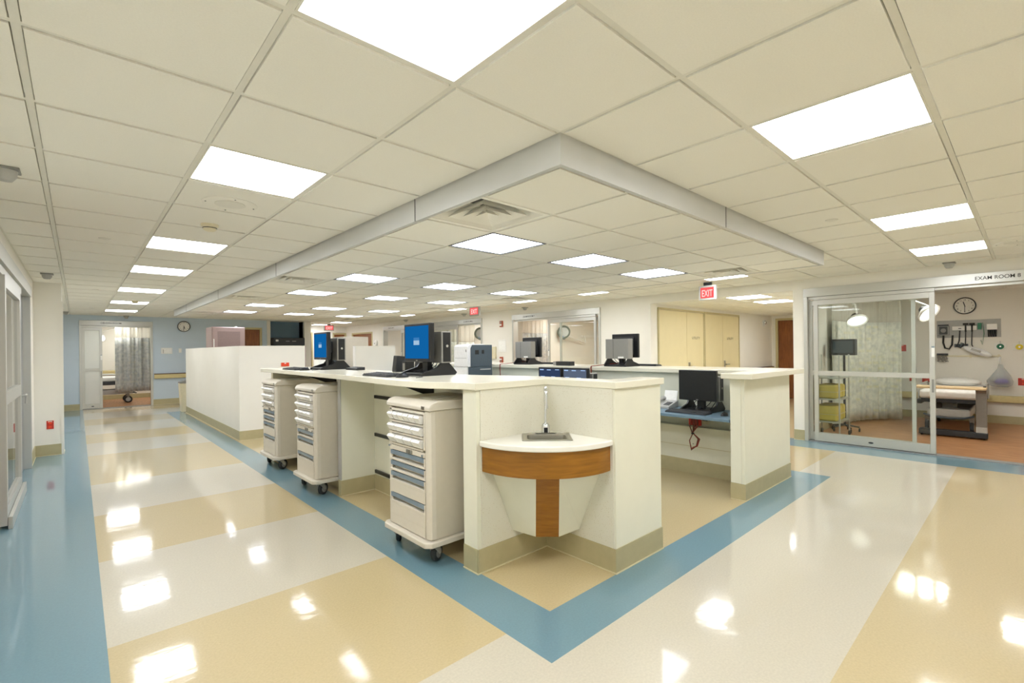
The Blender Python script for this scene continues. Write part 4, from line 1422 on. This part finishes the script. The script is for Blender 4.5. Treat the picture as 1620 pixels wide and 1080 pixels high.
p = MB(); p.box(-.47, .42, -.03, .07, 0, 1.545); build('panel', p, m_wall, t)
p = MB(); p.box(-.477, -.47, -.03, .07, 0, 1.545); build('edge_trim', p, m_white, t)

# mauve cabinet inside the partition
t = thing('metal_cabinet', 'tall mauve metal cabinet behind the left white partition', 'cabinet', (.68, 10.35, 0))
b = MB(); b.box(-.30, .32, -.30, .32, .02, 1.985); build('body', b, m_mauve, t, bevel=.012)
b = MB(); b.box(-.29, .31, -.325, -.302, .08, 1.975); dd = build('door', b, m_mauve, t, bevel=.01)
b = MB(); b.box(-.20, .22, -.329, -.3255, .2, 1.89); build('door_inset', b, M('mauve inset', (140, 120, 117), .45, metal=.1), dd, bevel=.002)
b = MB(); b.tube([(-.275, -.325, 1.5), (-.275, -.36, 1.5), (-.275, -.36, 1.72), (-.275, -.325, 1.72)], .008); build('handle', b, m_white, dd)
b = MB(); b.box(-.3, .32, -.28, .3, 0, .02); build('plinth', b, m_dark, t)
b = MB(); b.ball((.20, -.05, 1.985), .03, .03, .03, z0=0); build('beacon', b, m_white, t)
# black machine in the alcove
t = thing('ice_machine', 'black topped grey machine in the dark blue alcove', 'machine', (3.4, YB + .05, 0))
b = MB(); b.box(-.40, .40, -.30, .42, 0, 1.66); build('cabinet', b, m_ltgrey, t, bevel=.01)
b = MB(); b.box(-.48, .48, -.34, .42, 1.66, 1.9); hd = build('head', b, m_black, t, bevel=.012)
for x0, x1, mm in ((-.42, -.34, m_white), (-.12, .0, m_silver), (.08, .2, m_silver)):
    b = MB(); b.box(x0, x1, -.343, -.34, 1.78, 1.84 if mm is m_white else 1.80); build('badge', b, mm, hd)
b = MB(); b.box(-.3, .3, -.33, -.30, 1.0, 1.45); build('dispenser', b, m_dark, t)
# steel fridge behind the far screen
t = thing('medicine_refrigerator', 'grey refrigerator with a glass side behind the farther blue screen', 'refrigerator', (3.25, 9.8, 0))
b = MB(); b.box(-.30, .34, -.30, .34, .06, 1.79); build('body', b, m_steelpanel, t, bevel=.01)
b = MB(); b.box(-.315, -.302, -.27, .31, .14, 1.74); gd = build('glass_door', b, m_ltgrey, t, bevel=.004)
b = MB(); b.box(-.318, -.3155, -.20, .24, .3, 1.62); build('pane', b, M('pane blue grey', (120, 134, 142), .15), gd)
b = MB(); b.box(-.28, .32, -.312, -.301, .10, 1.77); dr = build('front_door', b, m_steelpanel, t, bevel=.004)
b = MB(); b.box(.0, .10, -.345, -.312, .9, 1.5); build('pocket_handle', b, m_dark, dr, bevel=.004)
b = MB(); b.box(-.28, .32, -.28, .32, 0, .06); build('plinth', b, m_dark, t)
# paper box between screens
t = thing('paper_box', 'white box standing beside the farther blue screen', 'box', (.70, 4.85, ZT))
b = MB(); b.box(-.07, .07, -.09, .09, 0, .15); build('carton', b, m_paper, t, bevel=.003)
b = MB(); b.box(-.073, .073, -.093, .093, .12, .153); build('lid', b, m_white, t, bevel=.002)
# waste bin by the partition far end
t = thing('waste_bin', 'cream waste bin beside the far end of the left white partition', 'waste bin', (.30, 12.62, 0))
b = MB(); b.prism([(-.13, -.13), (.13, -.13), (.13, .13), (-.13, .13)], 0, .70, pts_top=[(-.16, -.16), (.16, -.16), (.16, .16), (-.16, .16)]); build('bin_body', b, m_ivory, t, bevel=.01)
b = MB(); b.prism_ax([(-.165, .70), (.165, .70), (.165, .73), (0, .79), (-.165, .73)], -.165, .165, 'y'); build('bin_lid', b, m_grey, t, bevel=.008)

# ------------------------------------------------------------------ wall mounted things
def wall_thing(name, label, cat, loc, rz, group=None):
    """local x right, y into the wall, so fronts sit at negative y"""
    return thing(name, label, cat, loc, rz, group)


def make_clock(label, loc, rz, r, hour, minute):
    t = wall_thing('wall_clock', label, 'clock', loc, rz, 'round wall clocks')
    b = MB(); b.lathe([(r, 0), (r, -.03), (r * .97, -.036), (r * .90, -.036), (r * .885, -.028), (r * .885, -.02)], n=48, axis='y')
    b.f.pop(); b.f.pop(); b.m = b.m[:len(b.f)]
    build('rim', b, m_black, t)
    b = MB(); b.lathe([(.001, -.001), (r * .99, -.001), (r * .9, -.021), (.001, -.021)], n=48, axis='y'); d = build('dial', b, m_dial, t)
    for k in range(12):
        a = 2 * PI * (k + 1) / 12
        rr_ = r * .70
        text_mesh('numeral', str(k + 1), r * .22, m_black, d, (rr_ * math.sin(a), -.0215, rr_ * math.cos(a) - r * .075), (PI / 2, 0, 0), .0003, 'CENTER')
    for nm, ang, ln, w in (('hour_hand', 2 * PI * (hour + minute / 60) / 12, r * .5, r * .045), ('minute_hand', 2 * PI * minute / 60, r * .78, r * .03)):
        b = MB(); b.box(-w, w, -.026, -.024, -r * .12, ln); b.xf(Matrix.Rotation(ang, 4, 'Y')); build(nm, b, m_black, t)
    b = MB(); b.cyl((0, -.028, 0), r * .05, .006, 'y', 16); build('hub', b, m_black, t)
    return t


make_clock('round black rimmed clock on the blue wall', (.585, YB, 2.21), 0, .155, 5, 31)
make_clock('black rimmed clock on the back wall of exam room 8', (10.65, -.678, 2.168), -PI / 2, .158, 11, 30)


def make_outlet(label, loc, rz, mat=None, group='red wall outlets', w=.075, h=.12):
    t = wall_thing('wall_outlet', label, 'outlet', loc, rz, group)
    b = MB(); b.box(-w / 2, w / 2, -.008, 0, -h / 2, h / 2); build('plate', b, mat or m_red, t, bevel=.003)
    b = MB()
    for z in (-.028, .028): b.box(-.017, .017, -.0105, -.008, z - .017, z + .017)
    build('receptacle', b, m_redorange if not mat else mat, t, bevel=.004)
    b = MB(); b.box(-.02, .02, -.0095, -.008, h / 2 - .022, h / 2 - .008); build('label_strip', b, m_white, t)
    return t


make_outlet('red outlet low on the left pier', (-1.99, 7.948, .435), 0)
make_outlet('red outlet high beside the curtain in exam room 8', (10.648, .25, 1.38), -PI / 2, w=.13, h=.13)
make_outlet('red outlet left of the exam room 8 bed, right one of the low pair', (10.648, -.11, .77), -PI / 2, w=.11, h=.13)
make_outlet('red outlet behind the door mullion of exam room 8, left of the low pair', (10.648, .10, .78), -PI / 2, w=.08, h=.13)
make_outlet('red outlet at the right picture edge in exam room 8', (10.648, -1.42, .765), -PI / 2, w=.13, h=.13)


def make_strobe(label, loc, rz, pull=False):
    t = wall_thing('fire_alarm_pull' if pull else 'fire_alarm_strobe', label, 'fire alarm', loc, rz)
    b = MB(); b.box(-.055, .055, -.04, 0, -.08, .08); build('housing', b, M('alarm red', (176, 84, 58), .4) if 'alarm red' not in bpy.data.materials else bpy.data.materials['alarm red'], t, bevel=.006)
    b = MB(); b.box(-.035, .035, -.06, -.04, -.05, .0) if not pull else b.box(-.04, .04, -.055, -.04, .0, .035); build('pull_bar' if pull else 'lens', b, m_white, t, bevel=.006)
    b = MB(); b.box(-.03, .03, -.044, -.04, .02, .06) if not pull else b.box(-.03, .03, -.045, -.04, -.05, -.02); build('plate', b, m_silver, t)
    return t


make_strobe('red fire alarm strobe high on the wall left of exam room 7', (XW + .003, 7.83, 2.11), -PI / 2)
make_strobe('red fire alarm pull station low on the wall left of exam room 7', (XW + .003, 7.84, 1.17), -PI / 2, True)
t = wall_thing('wall_plate', 'pale wall panel between the two fire alarm devices', 'wall panel', (XW, 7.82, 1.54), -PI / 2)
b = MB(); b.box(-.16, .16, -.012, 0, -.16, .16); build('panel', b, m_white, t, bevel=.004)
b = MB(); b.box(-.12, .12, -.0135, -.012, -.10, .12); build('insert', b, m_paper, t)
t = wall_thing('wall_phone', 'cream wall phone behind the laser printer', 'phone', (XW, 8.15, 1.42), -PI / 2)
b = MB(); b.box(-.10, .10, -.05, 0, -.22, .10); build('body', b, m_ivory, t, bevel=.01)
b = MB(); b.box(-.09, -.03, -.085, -.05, -.2, .08); build('handset', b, m_ivory, t, bevel=.014)
t = wall_thing('alarm_bell', 'white round wall device right of the far brown double door', 'wall device', (XW + .003, 14.9, 1.72), -PI / 2)
b = MB(); b.lathe([(.13, 0), (.13, -.03), (.09, -.07), (.001, -.075)], n=28, axis='y'); build('cover', b, m_white, t)
b = MB(); b.cyl((0, -.085, 0), .02, .012, 'y', 16); build('knob', b, m_grey, t)
t = wall_thing('emergency_strobe', 'small white strobe on the side corridor wall right of the closets', 'wall device', (12.25, 3.463, 2.09), 0)
b = MB(); b.box(-.06, .08, -.03, 0, -.08, .08); build('housing', b, m_white, t, bevel=.006)
b = MB(); b.ball((.05, -.04, .02), .05, .03, .06); build('lens', b, m_chrome, t)
# blue wall notices
t = wall_thing('notice_board', 'white notice sheet on the blue wall below the clock', 'notice', (.175, YB + .003, 1.51), 0)
b = MB(); b.box(-.13, .13, -.012, 0, -.085, .085); build('holder', b, m_white, t, bevel=.002)
b = MB(); b.box(-.09, .10, -.0135, -.012, -.07, .07); pg = build('sheet', b, m_paper, t)
b = MB(); b.box(-.088, -.07, -.0142, -.0135, -.065, .04); build('grey_column', b, m_ltgrey, pg)
t = wall_thing('light_switch', 'white light switch on the blue wall right of the notice', 'switch', (.49, YB, 1.515), 0)
b = MB(); b.box(-.035, .035, -.008, 0, -.06, .06); build('plate', b, m_white, t, bevel=.003)
b = MB(); b.box(-.008, .008, -.016, -.008, -.015, .015); build('toggle', b, m_paper, t)


def handrail(label, loc, rz, L, cap=True):
    t = wall_thing('handrail', label, 'handrail', loc, rz)
    b = MB(); b.prism_ax([(-.03, -.07), (-.085, -.06), (-.09, .0), (-.085, .05), (-.03, .06)], 0, L, 'x'); build('bumper', b, m_rail, t, bevel=.006)
    if cap:
        b = MB(); b.prism_ax([(-.02, .06), (-.088, .052), (-.088, .07), (-.02, .075)], 0, L, 'x'); build('top_cap', b, m_railtop, t)
    b = MB()
    for x in (.15, L - .15): b.box(x - .02, x + .02, -.03, 0, -.03, .03)
    build('bracket', b, m_rail, t)
    return t


handrail('tan handrail with a brown cap on the blue wall', (-.12, YB, .80), 0, 2.0)
handrail('brown capped handrail on the side corridor wall behind the end pier', (10.8, 3.46, .82), 0, 2.0)
handrail('olive tan wall bumper rail on the exam room 8 back wall', (10.65, .86, .45), -PI / 2, 3.4, False)
handrail('tan bumper rail inside the room behind the blue wall', (-2.3, 18.2, .86), 0, 3.2, False)


# ------------------------------------------------------------------ curtains
def curtain(label, path, z0, z1, znet, mat, amp=.05, waves=14, loc=(0, 0, 0)):
    """path: polyline in plan; pleated cloth with a mesh band on top, hung from a ceiling track"""
    P = [Vector(p) for p in smooth_path(path, 14)]
    S = [0]
    for i in range(1, len(P)): S.append(S[-1] + (P[i] - P[i - 1]).length)
    n = 170
    rnd = random.Random(label); ph = rnd.random() * 6

    def at(u, k):
        s = u * S[-1]
        i = max(j for j in range(len(S)) if S[j] <= s + 1e-9); i = min(i, len(P) - 2)
        q = P[i].lerp(P[i + 1], (s - S[i]) / max(S[i + 1] - S[i], 1e-6))
        tn = (P[i + 1] - P[i]).normalized(); nr = Vector((-tn.y, tn.x))
        w = amp * k * (math.sin(2 * PI * waves * u + ph) + .45 * math.sin(2 * PI * waves * 2.3 * u + 1.7 * ph))
        return q + nr * w

    t = thing('cubicle_curtain', label, 'curtain', (P[0].x, P[0].y, z0))
    org = (P[0].x, P[0].y, z0)
    for nm, za, zb, m, rows in (('cloth', z0, znet, mat, 8), ('mesh_band', znet, z1, m_net, 4)):
        vs = []; fs = []
        for r in range(rows + 1):
            z = za + (zb - za) * r / rows
            k = .55 + .45 * (1 - (z - z0) / (z1 - z0))
            for c in range(n + 1):
                q = at(c / n, k); vs.append((q.x, q.y, z))
        for r in range(rows):
            for c in range(n):
                a = r * (n + 1) + c
                fs.append((a, a + 1, a + n + 2, a + n + 1))
        mb = MB(); mb.add(vs, fs)
        wpart(nm, mb, m, t, org, solid=.004, smooth=80)
    b = MB(); b.tube([(p.x, p.y, z1 + .012) for p in P], .012, 8)
    wpart('track', b, m_alu, t, org)
    b = MB()
    for c in range(0, n + 1, 10):
        q = at(c / n, .5); b.box(q.x - .006, q.x + .006, q.y - .006, q.y + .006, z1 - .02, z1 + .01)
    wpart('hook', b, m_white, t, org)
    return t


curtain('grey printed curtain behind the glass of exam room 8', [(9.80, .14), (9.78, .30), (9.6, .48), (9.35, .62), (9.1, .72), (8.6, .80), (8.0, .82)], .03, 2.40, 1.88, m_curt_g, .035, 13)
curtain('grey printed curtain in exam room 7 left of its glass', [(7.5, 8.1), (7.8, 8.12), (8.15, 8.12), (8.5, 8.1)], .15, 2.40, 1.90, m_curt_d, .03, 5)
curtain('slate printed curtain half closing the door in the blue wall', [(-.90, 16.2), (-.6, 16.2), (-.3, 16.2), (-.0, 16.22), (.35, 16.22)], .34, 2.40, 1.90, m_curt_d, .035, 6)
curtain('pale curtain seen through the left sliding glass door', [(-3.0, 4.9), (-3.0, 5.6), (-3.0, 6.3), (-3.0, 7.0)], .25, 2.40, 1.95, m_curt_g, .05, 10)
curtain('pale curtain inside exam room 6 left of the printer', [(7.2, 11.15), (7.5, 11.05), (7.8, 11.05), (8.15, 11.1)], .3, 2.40, 1.7, m_curt_g, .03, 4)


# ------------------------------------------------------------------ stretchers
def make_bed(label, loc, rz, L=1.9, W=.70, top=.72):
    """foot end at local x=0, head at +x"""
    t = thing('hospital_stretcher', label, 'bed', loc, rz, 'hospital stretchers')
    b = MB(); b.box(0, L, -W / 2, W / 2, top - .14, top); build('mattress', b, m_sheet, t, bevel=.045, seg=4)
    b = MB(); b.ball((L - .35, 0, top + .06), .28, W * .46, .085, 24); build('pillow', b, m_pillow, t)
    b = MB(); b.box(.02, L - .02, -W / 2 + .02, W / 2 - .02, top - .20, top - .14); b.box(.1, L - .1, -W / 2 - .04, -W / 2 + .02, top - .24, top - .17); b.box(.1, L - .1, W / 2 - .02, W / 2 + .04, top - .24, top - .17)
    build('deck', b, m_dark, t, bevel=.006)
    b = MB(); b.box(.05, L - .15, -.26, .26, .26, .40); build('base_cover', b, m_bedlt, t, bevel=.03, seg=3)
    for x0 in (.25, L - .6):
        b = MB(); b.box(x0, x0 + .17, -.09, .09, .38, top - .2); build('lift_column', b, m_bedgrey, t, bevel=.01)
    b = MB(); b.tube([(.06, -.30, .30), (.0, -.2, .27), (-.03, 0, .26), (.0, .2, .27), (.06, .30, .30)], .016, 8); build('foot_pedal', b, m_pslate, t)
    for s in (-1, 1):
        b = MB()
        b.tube([(.35, s * (W / 2 + .05), top - .22), (.38, s * (W / 2 + .05), top + .02), (.5, s * (W / 2 + .05), top + .06), (1.4, s * (W / 2 + .05), top + .06), (1.5, s * (W / 2 + .05), top + .02), (1.52, s * (W / 2 + .05), top - .22)], .013, 8)
        build('side_rail', b, m_alu, t)
    for cx in (.18, L - .25):
        for cy in (-.27, .27):
            b = MB(); b.box(cx - .03, cx + .03, cy - .03, cy + .03, .16, .28); c = build('caster', b, m_bedgrey, t, bevel=.005)
            w = MB(); w.lathe([(.03, -.025), (.085, -.025), (.10, -.015), (.10, .015), (.085, .025), (.03, .025)], (cx, cy, .10), 28, 'y'); build('wheel', w, m_rubber, c)
            w = MB(); w.lathe([(.001, -.028), (.06, -.026), (.06, .026), (.001, .028)], (cx, cy, .10), 20, 'y'); build('hub', w, m_ltgrey, c)
    return t


make_bed('white sheeted stretcher in exam room 8 behind the overbed table', (8.62, -.60, 0), 0, top=.70)
make_bed('stretcher behind the slate curtain in the blue wall room', (-.42, 16.75, 0), PI, L=1.7, W=.62, top=.78)

# overbed table in exam room 8
t = thing('overbed_table', 'overbed table with maple top and dark column in exam room 8', 'table', (8.36, -1.0, 0))
b = MB(); b.prism(rr(.19, .42, .04), .755, .785); b.move(-.02, .36, 0); build('table_top', b, m_bedtan, t, bevel=.006)
b = MB(); b.prism_ax([(-.05, .17), (.05, .17), (.045, .72), (.10, .755), (-.10, .755), (-.05, .70)], -.06, .06, 'y'); build('column', b, m_bedgrey, t, bevel=.008)
b = MB(); b.box(-.055, .055, -.062, .062, .10, .19); build('column_foot', b, m_bedlt, t, bevel=.006)
b = MB(); b.box(-.08, .06, -.07, .72, .02, .105); b.box(.06, .2, -.06, .02, .03, .09); b.box(.06, .2, .64, .72, .03, .09); build('base', b, m_dark, t, bevel=.012)
for x, y in ((.17, -.03), (.17, .69), (-.03, -.03), (-.03, .69)):
    b = MB(); b.lathe([(.01, -.012), (.0175, -.01), (.0175, .01), (.01, .012)], (x, y, .0175), 16, 'y'); build('caster', b, m_rubber, t)
b = MB(); b.box(.02, .14, -.05, -.02, .785, .80); build('remote_holder', b, m_black, t)


# exam lamps
def exam_lamp(label, loc, drop, aim, arm):
    """ceiling mounted lamp: loc = ceiling point, arm = (dx, dy) to the head, drop below the ceiling"""
    t = thing('exam_lamp', label, 'lamp', loc, 0, 'exam lamps on arms')
    b = MB(); b.cyl((0, 0, -.05), .09, .05); b.tube([(0, 0, -.04), (0, 0, -drop * .55)], .022, 12); build('drop_post', b, m_white, t)
    hx, hy = arm
    b = MB(); b.tube([(0, 0, -drop * .55), (hx * .5, hy * .5, -drop * .5), (hx, hy, -drop + .1), (hx, hy, -drop + .04)], .016, 10); build('arm', b, m_white, t)
    A = Vector(aim).normalized()
    Mx = Matrix.Translation((hx, hy, -drop)) @ A.to_track_quat('Z', 'Y').to_matrix().to_4x4()
    b = MB(); b.lathe([(.001, -.11), (.05, -.10), (.08, -.06), (.15, .0), (.16, .03), (.15, .035), (.14, .01)], n=28); b.xf(Mx); hd = build('shade', b, m_white, t)
    b = MB(); b.lathe([(.001, .012), (.135, .012), (.135, .018), (.001, .022)], n=28); b.xf(Mx); build('lens', b, m_exam_glow, hd)
    b = MB(); b.lathe([(.052, -.105), (.085, -.064), (.09, -.05), (.055, -.11)], n=24); b.xf(Mx); build('collar', b, m_dark, hd)
    return t


exam_lamp('white exam lamp beside the glass door edge in exam room 8', (8.1, .1, 2.44), .50, (-.4, -.7, -.7), (-.1, -.54))
exam_lamp('exam lamp seen through the glass in front of the exam room 8 curtain', (8.5, .62, 2.44), .56, (-.5, -.3, -.8), (-.35, -.12))
exam_lamp('exam lamp in the room behind the blue wall', (-.75, 17.2, 2.44), .50, (-.3, -.6, -.6), (-.45, .05))


def wall_lamp(label, loc, rz, k=1.0):
    """arm along local -x from a wall rail, dark dish head at the end"""
    t = thing('exam_lamp', label, 'lamp', loc, rz, 'exam lamps on arms')
    b = MB(); b.box(-.1, .9, -.05, 0, -.05, .03); build('wall_rail', b, m_white, t, bevel=.008)
    b = MB(); b.tube([(0, -.06, 0), (0, -.09, -.22), (-.04 * k, -.1, -.24), (-.8 * k, -.2, 0.0), (-.92 * k, -.22, .06)], .02, 10); build('arm', b, m_white, t)
    A = Vector((-.6, -.35, .1)).normalized()
    Mx = Matrix.Translation((-1.0 * k, -.24, .10)) @ A.to_track_quat('Z', 'Y').to_matrix().to_4x4()
    b = MB(); b.lathe([(.001, -.10), (.06, -.095), (.10, -.06), (.20, .02), (.21, .05), (.19, .05), (.15, .02)], n=28); b.xf(Mx); hd = build('shade', b, M('lamp olive', (96, 104, 92), .4) if 'lamp olive' not in bpy.data.materials else bpy.data.materials['lamp olive'], t)
    b = MB(); b.lathe([(.001, .022), (.15, .024), (.15, .03), (.001, .034)], n=24); b.xf(Mx); build('lens', b, m_ltgrey, hd)
    b = MB(); b.ball((-1.0 * k, -.22, -.06), .09, .06, .07); build('blue_cap', b, m_pull, hd)
    return t


wall_lamp('dish lamp on a white arm behind the glass of exam room 7', (10.75, 8.548, 1.86), 0, 1.25)
wall_lamp('dish lamp on an arm inside exam room 6 above the printer', (9.5, 11.458, 1.9), 0, 1.0)

# ------------------------------------------------------------------ exam room 8 back wall
def xb(name, label, cat, y, z): return wall_thing(name, label, cat, (10.65, y, z), -PI / 2)


t = xb('diagnostic_board', 'grey wall board with diagnostic instruments below the exam room 8 clock', 'medical panel', -.72, 1.735)
b = MB(); b.box(-.44, .43, -.014, 0, -.165, .165); build('board', b, m_ltgrey, t, bevel=.004)
b = MB(); b.box(-.42, -.26, -.07, -.014, -.12, .06); g1 = build('pressure_gauge', b, m_silver, t, bevel=.006)
b = MB(); b.box(-.40, -.28, -.074, -.0705, -.10, .05); build('gauge_face', b, m_dark, g1)
b = MB(); b.cyl((-.34, -.078, -.025), .04, .004, 'y', 20); build('dial', b, m_grey, g1)
b = MB(); b.box(-.42, -.27, -.06, -.014, .065, .09); build('gauge_basket', b, m_black, g1)
b = MB(); b.box(-.22, .12, -.055, -.014, -.03, .05); tr = build('transformer', b, m_white, t, bevel=.006)
b = MB(); b.box(-.13, -.09, -.057, -.055, 0, .012); build('switch', b, m_black, tr)
for x in (-.03, .055):
    b = MB(); b.tube([(x, -.07, -.06), (x, -.075, .07)], .012, 10); b.tube([(x - .035, -.08, .085), (x + .04, -.08, .085)], .02, 10); hd = build('scope_handle', b, m_black, t)
    b = MB(); b.tube([(x, -.07, -.06), (x - .005, -.06, -.3), (x + .005 + .03, -.05, -.42), (x + .02, -.04, -.36)], .008, 8); build('coil_cord', b, m_dark, hd)
b = MB(); b.tube([(-.34, -.05, -.12), (-.345, -.05, -.26), (-.32, -.06, -.36), (-.26, -.06, -.38), (-.22, -.06, -.30), (-.21, -.05, -.12)], .014, 8); build('gauge_hose', b, m_black, t)
b = MB(); b.tube([(-.11, -.05, -.03), (-.12, -.05, -.22), (-.15, -.05, -.33), (-.10, -.05, -.36), (-.06, -.05, -.28), (-.10, -.05, -.27)], .010, 8); build('probe_cord', b, m_dark, t)
b = MB(); b.box(.13, .18, -.05, -.014, -.02, .10); b.tube([(.16, -.05, .08), (.2, -.05, .1), (.215, -.05, -.1), (.19, -.04, -.3), (.17, -.04, -.22)], .005, 8); build('suction_tube', b, m_green, t)
b = MB(); b.box(.25, .385, -.09, -.014, -.03, .075); sd = build('specula_dispenser', b, m_white, t, bevel=.006)
b = MB()
for k in range(4): b.lathe([(.012, -.16), (.015, -.03)], (.275 + k * .03, -.05, 0), 12)
build('specula_tube', b, m_black, sd)


def med_gauge(label, y, z, mat):
    t = xb('gas_outlet', label, 'gas outlet', y, z)
    b = MB(); b.box(-.08, .08, -.012, 0, -.06, .06); build('plate', b, m_white, t, bevel=.004)
    b = MB(); b.cyl((0, -.035, 0), .048, .024, 'y', 24); k = build('knob', b, mat, t)
    b = MB(); b.cyl((0, -.05, 0), .014, .016, 'y', 14); b.tube([(0, -.03, .04), (0, -.03, .10)], .006, 8); build('nozzle', b, m_chrome, k)
    return t


med_gauge('green gas outlet on the exam room 8 back wall', -1.14, 1.395, m_green)
med_gauge('yellow gas outlet on the exam room 8 back wall', -1.375, 1.385, m_yellow)
t = xb('equipment_rail', 'white equipment rail on the exam room 8 back wall', 'rail', -.55, 1.22)
b = MB(); b.box(-.25, .60, -.03, -.012, -.012, .012); build('rail', b, m_ivory, t, bevel=.003)
b = MB()
for x in (-.22, .2, .57): b.box(x - .015, x + .015, -.012, 0, -.03, .03)
build('standoff', b, m_ivory, t)
b = MB(); b.box(.565, .60, -.028, -.014, -.12, 0); build('end_hook', b, m_white, t)
t = xb('linen_pack', 'white plastic wrapped pack resting on the equipment rail', 'pack', -.845, 1.31)
b = MB(); b.ball((0, -.10, 0), .21, .07, .06, 24); b.xf(Matrix.Rotation(.42, 4, 'Y')); build('bundle', b, M('wrapped linen', (236, 238, 240), .35, bump=.6, scale=30), t)
b = MB(); b.box(-.09, .05, -.172, -.168, -.01, .03); b.xf(Matrix.Rotation(.42, 4, 'Y')); build('printed_label', b, m_ltgrey, t)
t = xb('tubing_bundle', 'clear tubing bundle left on the equipment rail', 'tubing', -.36, 1.17)
rnd = random.Random(9)
b = MB()
for k in range(9):
    pts = [(-.09 + .18 * rnd.random(), -.05 - .05 * rnd.random(), -.07 + .14 * rnd.random()) for _ in range(5)]
    pts3 = [tuple(Vector(pts[i]).lerp(Vector(pts[i + 1]), u)) for i in range(4) for u in (0, .5)]
    b.tube(pts3, .007, 6)
build('coils', b, m_silver, t)
b = MB(); b.box(-.08, .08, -.06, -.01, .06, .10); build('canister_top', b, m_dark, t)
t = xb('power_strip', 'grey socket strip under the diagnostic board', 'socket strip', -.66, 1.42)
b = MB(); b.box(-.13, .06, -.03, 0, -.03, .03); build('case', b, m_pslate, t, bevel=.004)
b = MB()
for k in range(4): b.box(-.115 + k * .045, -.09 + k * .045, -.032, -.03, -.015, .015)
build('sockets', b, m_dark, t)
t = xb('hanging_bag', 'clear plastic bag with a purple item hanging on the back wall', 'bag', -1.145, .80)
b = MB()
b.lathe([(.02, .28), (.05, .20), (.12, .08), (.17, -.02), (.16, -.09), (.09, -.125), (.001, -.13)], (0, -.19, 0), 28); b.v = [(x + .012 * math.sin(17 * z + 5 * y), y + .008 * math.sin(23 * x), z) for x, y, z in b.v]
build('plastic', b, m_bag, t)
b = MB(); b.ball((.01, -.19, -.03), .10, .08, .05, 20); build('purple_contents', b, m_purple, t)
b = MB(); b.tube([(0, -.19, .27), (0, -.1, .36), (0, -.035, .41)], .006, 8); build('tie', b, m_white, t)
b = MB(); b.ball((-.08, -.19, 0), .05, .05, .04); build('folded_tubing', b, m_ltgrey, t)

# trolley with yellow gowns seen low through the glass of exam room 8
t = thing('supply_trolley', 'trolley with yellow linen low behind the left glass of exam room 8', 'trolley', (7.16, .66, 0))
b = MB()
for z in (.25, .60, .93): b.box(-.3, .3, -.2, .2, z, z + .02)
build('shelf', b, m_alu, t)
for x in (-.29, .29):
    for y in (-.19, .19):
        b = MB(); b.tube([(x, y, .08), (x, y, 1.3)], .011, 8); build('post', b, m_alu, t)
        b = MB(); b.lathe([(.02, -.012), (.04, -.01), (.04, .01), (.02, .012)], (x, y, .04), 18, 'y'); build('caster', b, m_rubber, t)
for n_, z in enumerate((.27, .62)):
    for k in range(3):
        x = -.18 + k * .18
        t2 = thing('folded_gown', 'folded yellow gown, %s on the %s trolley shelf' % (['left', 'middle', 'right'][k], ['lower', 'middle'][n_]), 'gown', (7.16 + x, .66, z), 0, 'folded yellow gowns')
        b = MB(); b.box(-.075, .075, -.15, .15, 0, .24 - .03 * n_); build('cloth', b, m_yellowcloth, t2, bevel=.03, seg=3)
        b = MB(); b.box(-.077, .077, -.152, .152, .10, .108); build('fold_line', b, m_frame_tan, t2)
t = thing('monitor_cart', 'patient monitor on a pole behind the left glass of exam room 8', 'monitor', (7.85, .62, 0))
b = MB(); b.tube([(0, 0, .1), (0, 0, 1.35)], .018, 10); build('pole', b, m_dark, t)
b = MB(); b.box(-.08, .08, -.17, .17, 1.28, 1.55); mo = build('display', b, m_dark, t, bevel=.01)
b = MB(); b.box(-.085, -.08, -.14, .14, 1.32, 1.52); build('screen', b, m_pslate, mo)
for k in range(5):
    a = 2 * PI * k / 5
    b = MB(); b.tube([(0, 0, .11), (.2 * math.cos(a), .2 * math.sin(a), .075)], .014, 8); l = build('foot', b, m_dark, t)
    b = MB(); b.lathe([(.012, -.01), (.03, -.008), (.03, .008), (.012, .01)], (.2 * math.cos(a), .2 * math.sin(a), .03), 16, 'y'); build('caster', b, m_rubber, l)

# ------------------------------------------------------------------ world and view
w = bpy.data.worlds.new('world'); SC.world = w; w.use_nodes = True
w.node_tree.nodes['Background'].inputs[0].default_value = (.02, .02, .02, 1)
SC.view_settings.view_transform = 'Standard'; SC.view_settings.look = 'None'
SC.view_settings.exposure = 0.28; SC.view_settings.gamma = 1; SC.view_settings.use_curve_mapping = False
SC.cycles.diffuse_bounces = 6; SC.cycles.max_bounces = 14; SC.cycles.transparent_max_bounces = 16
bpy.context.view_layer.update()
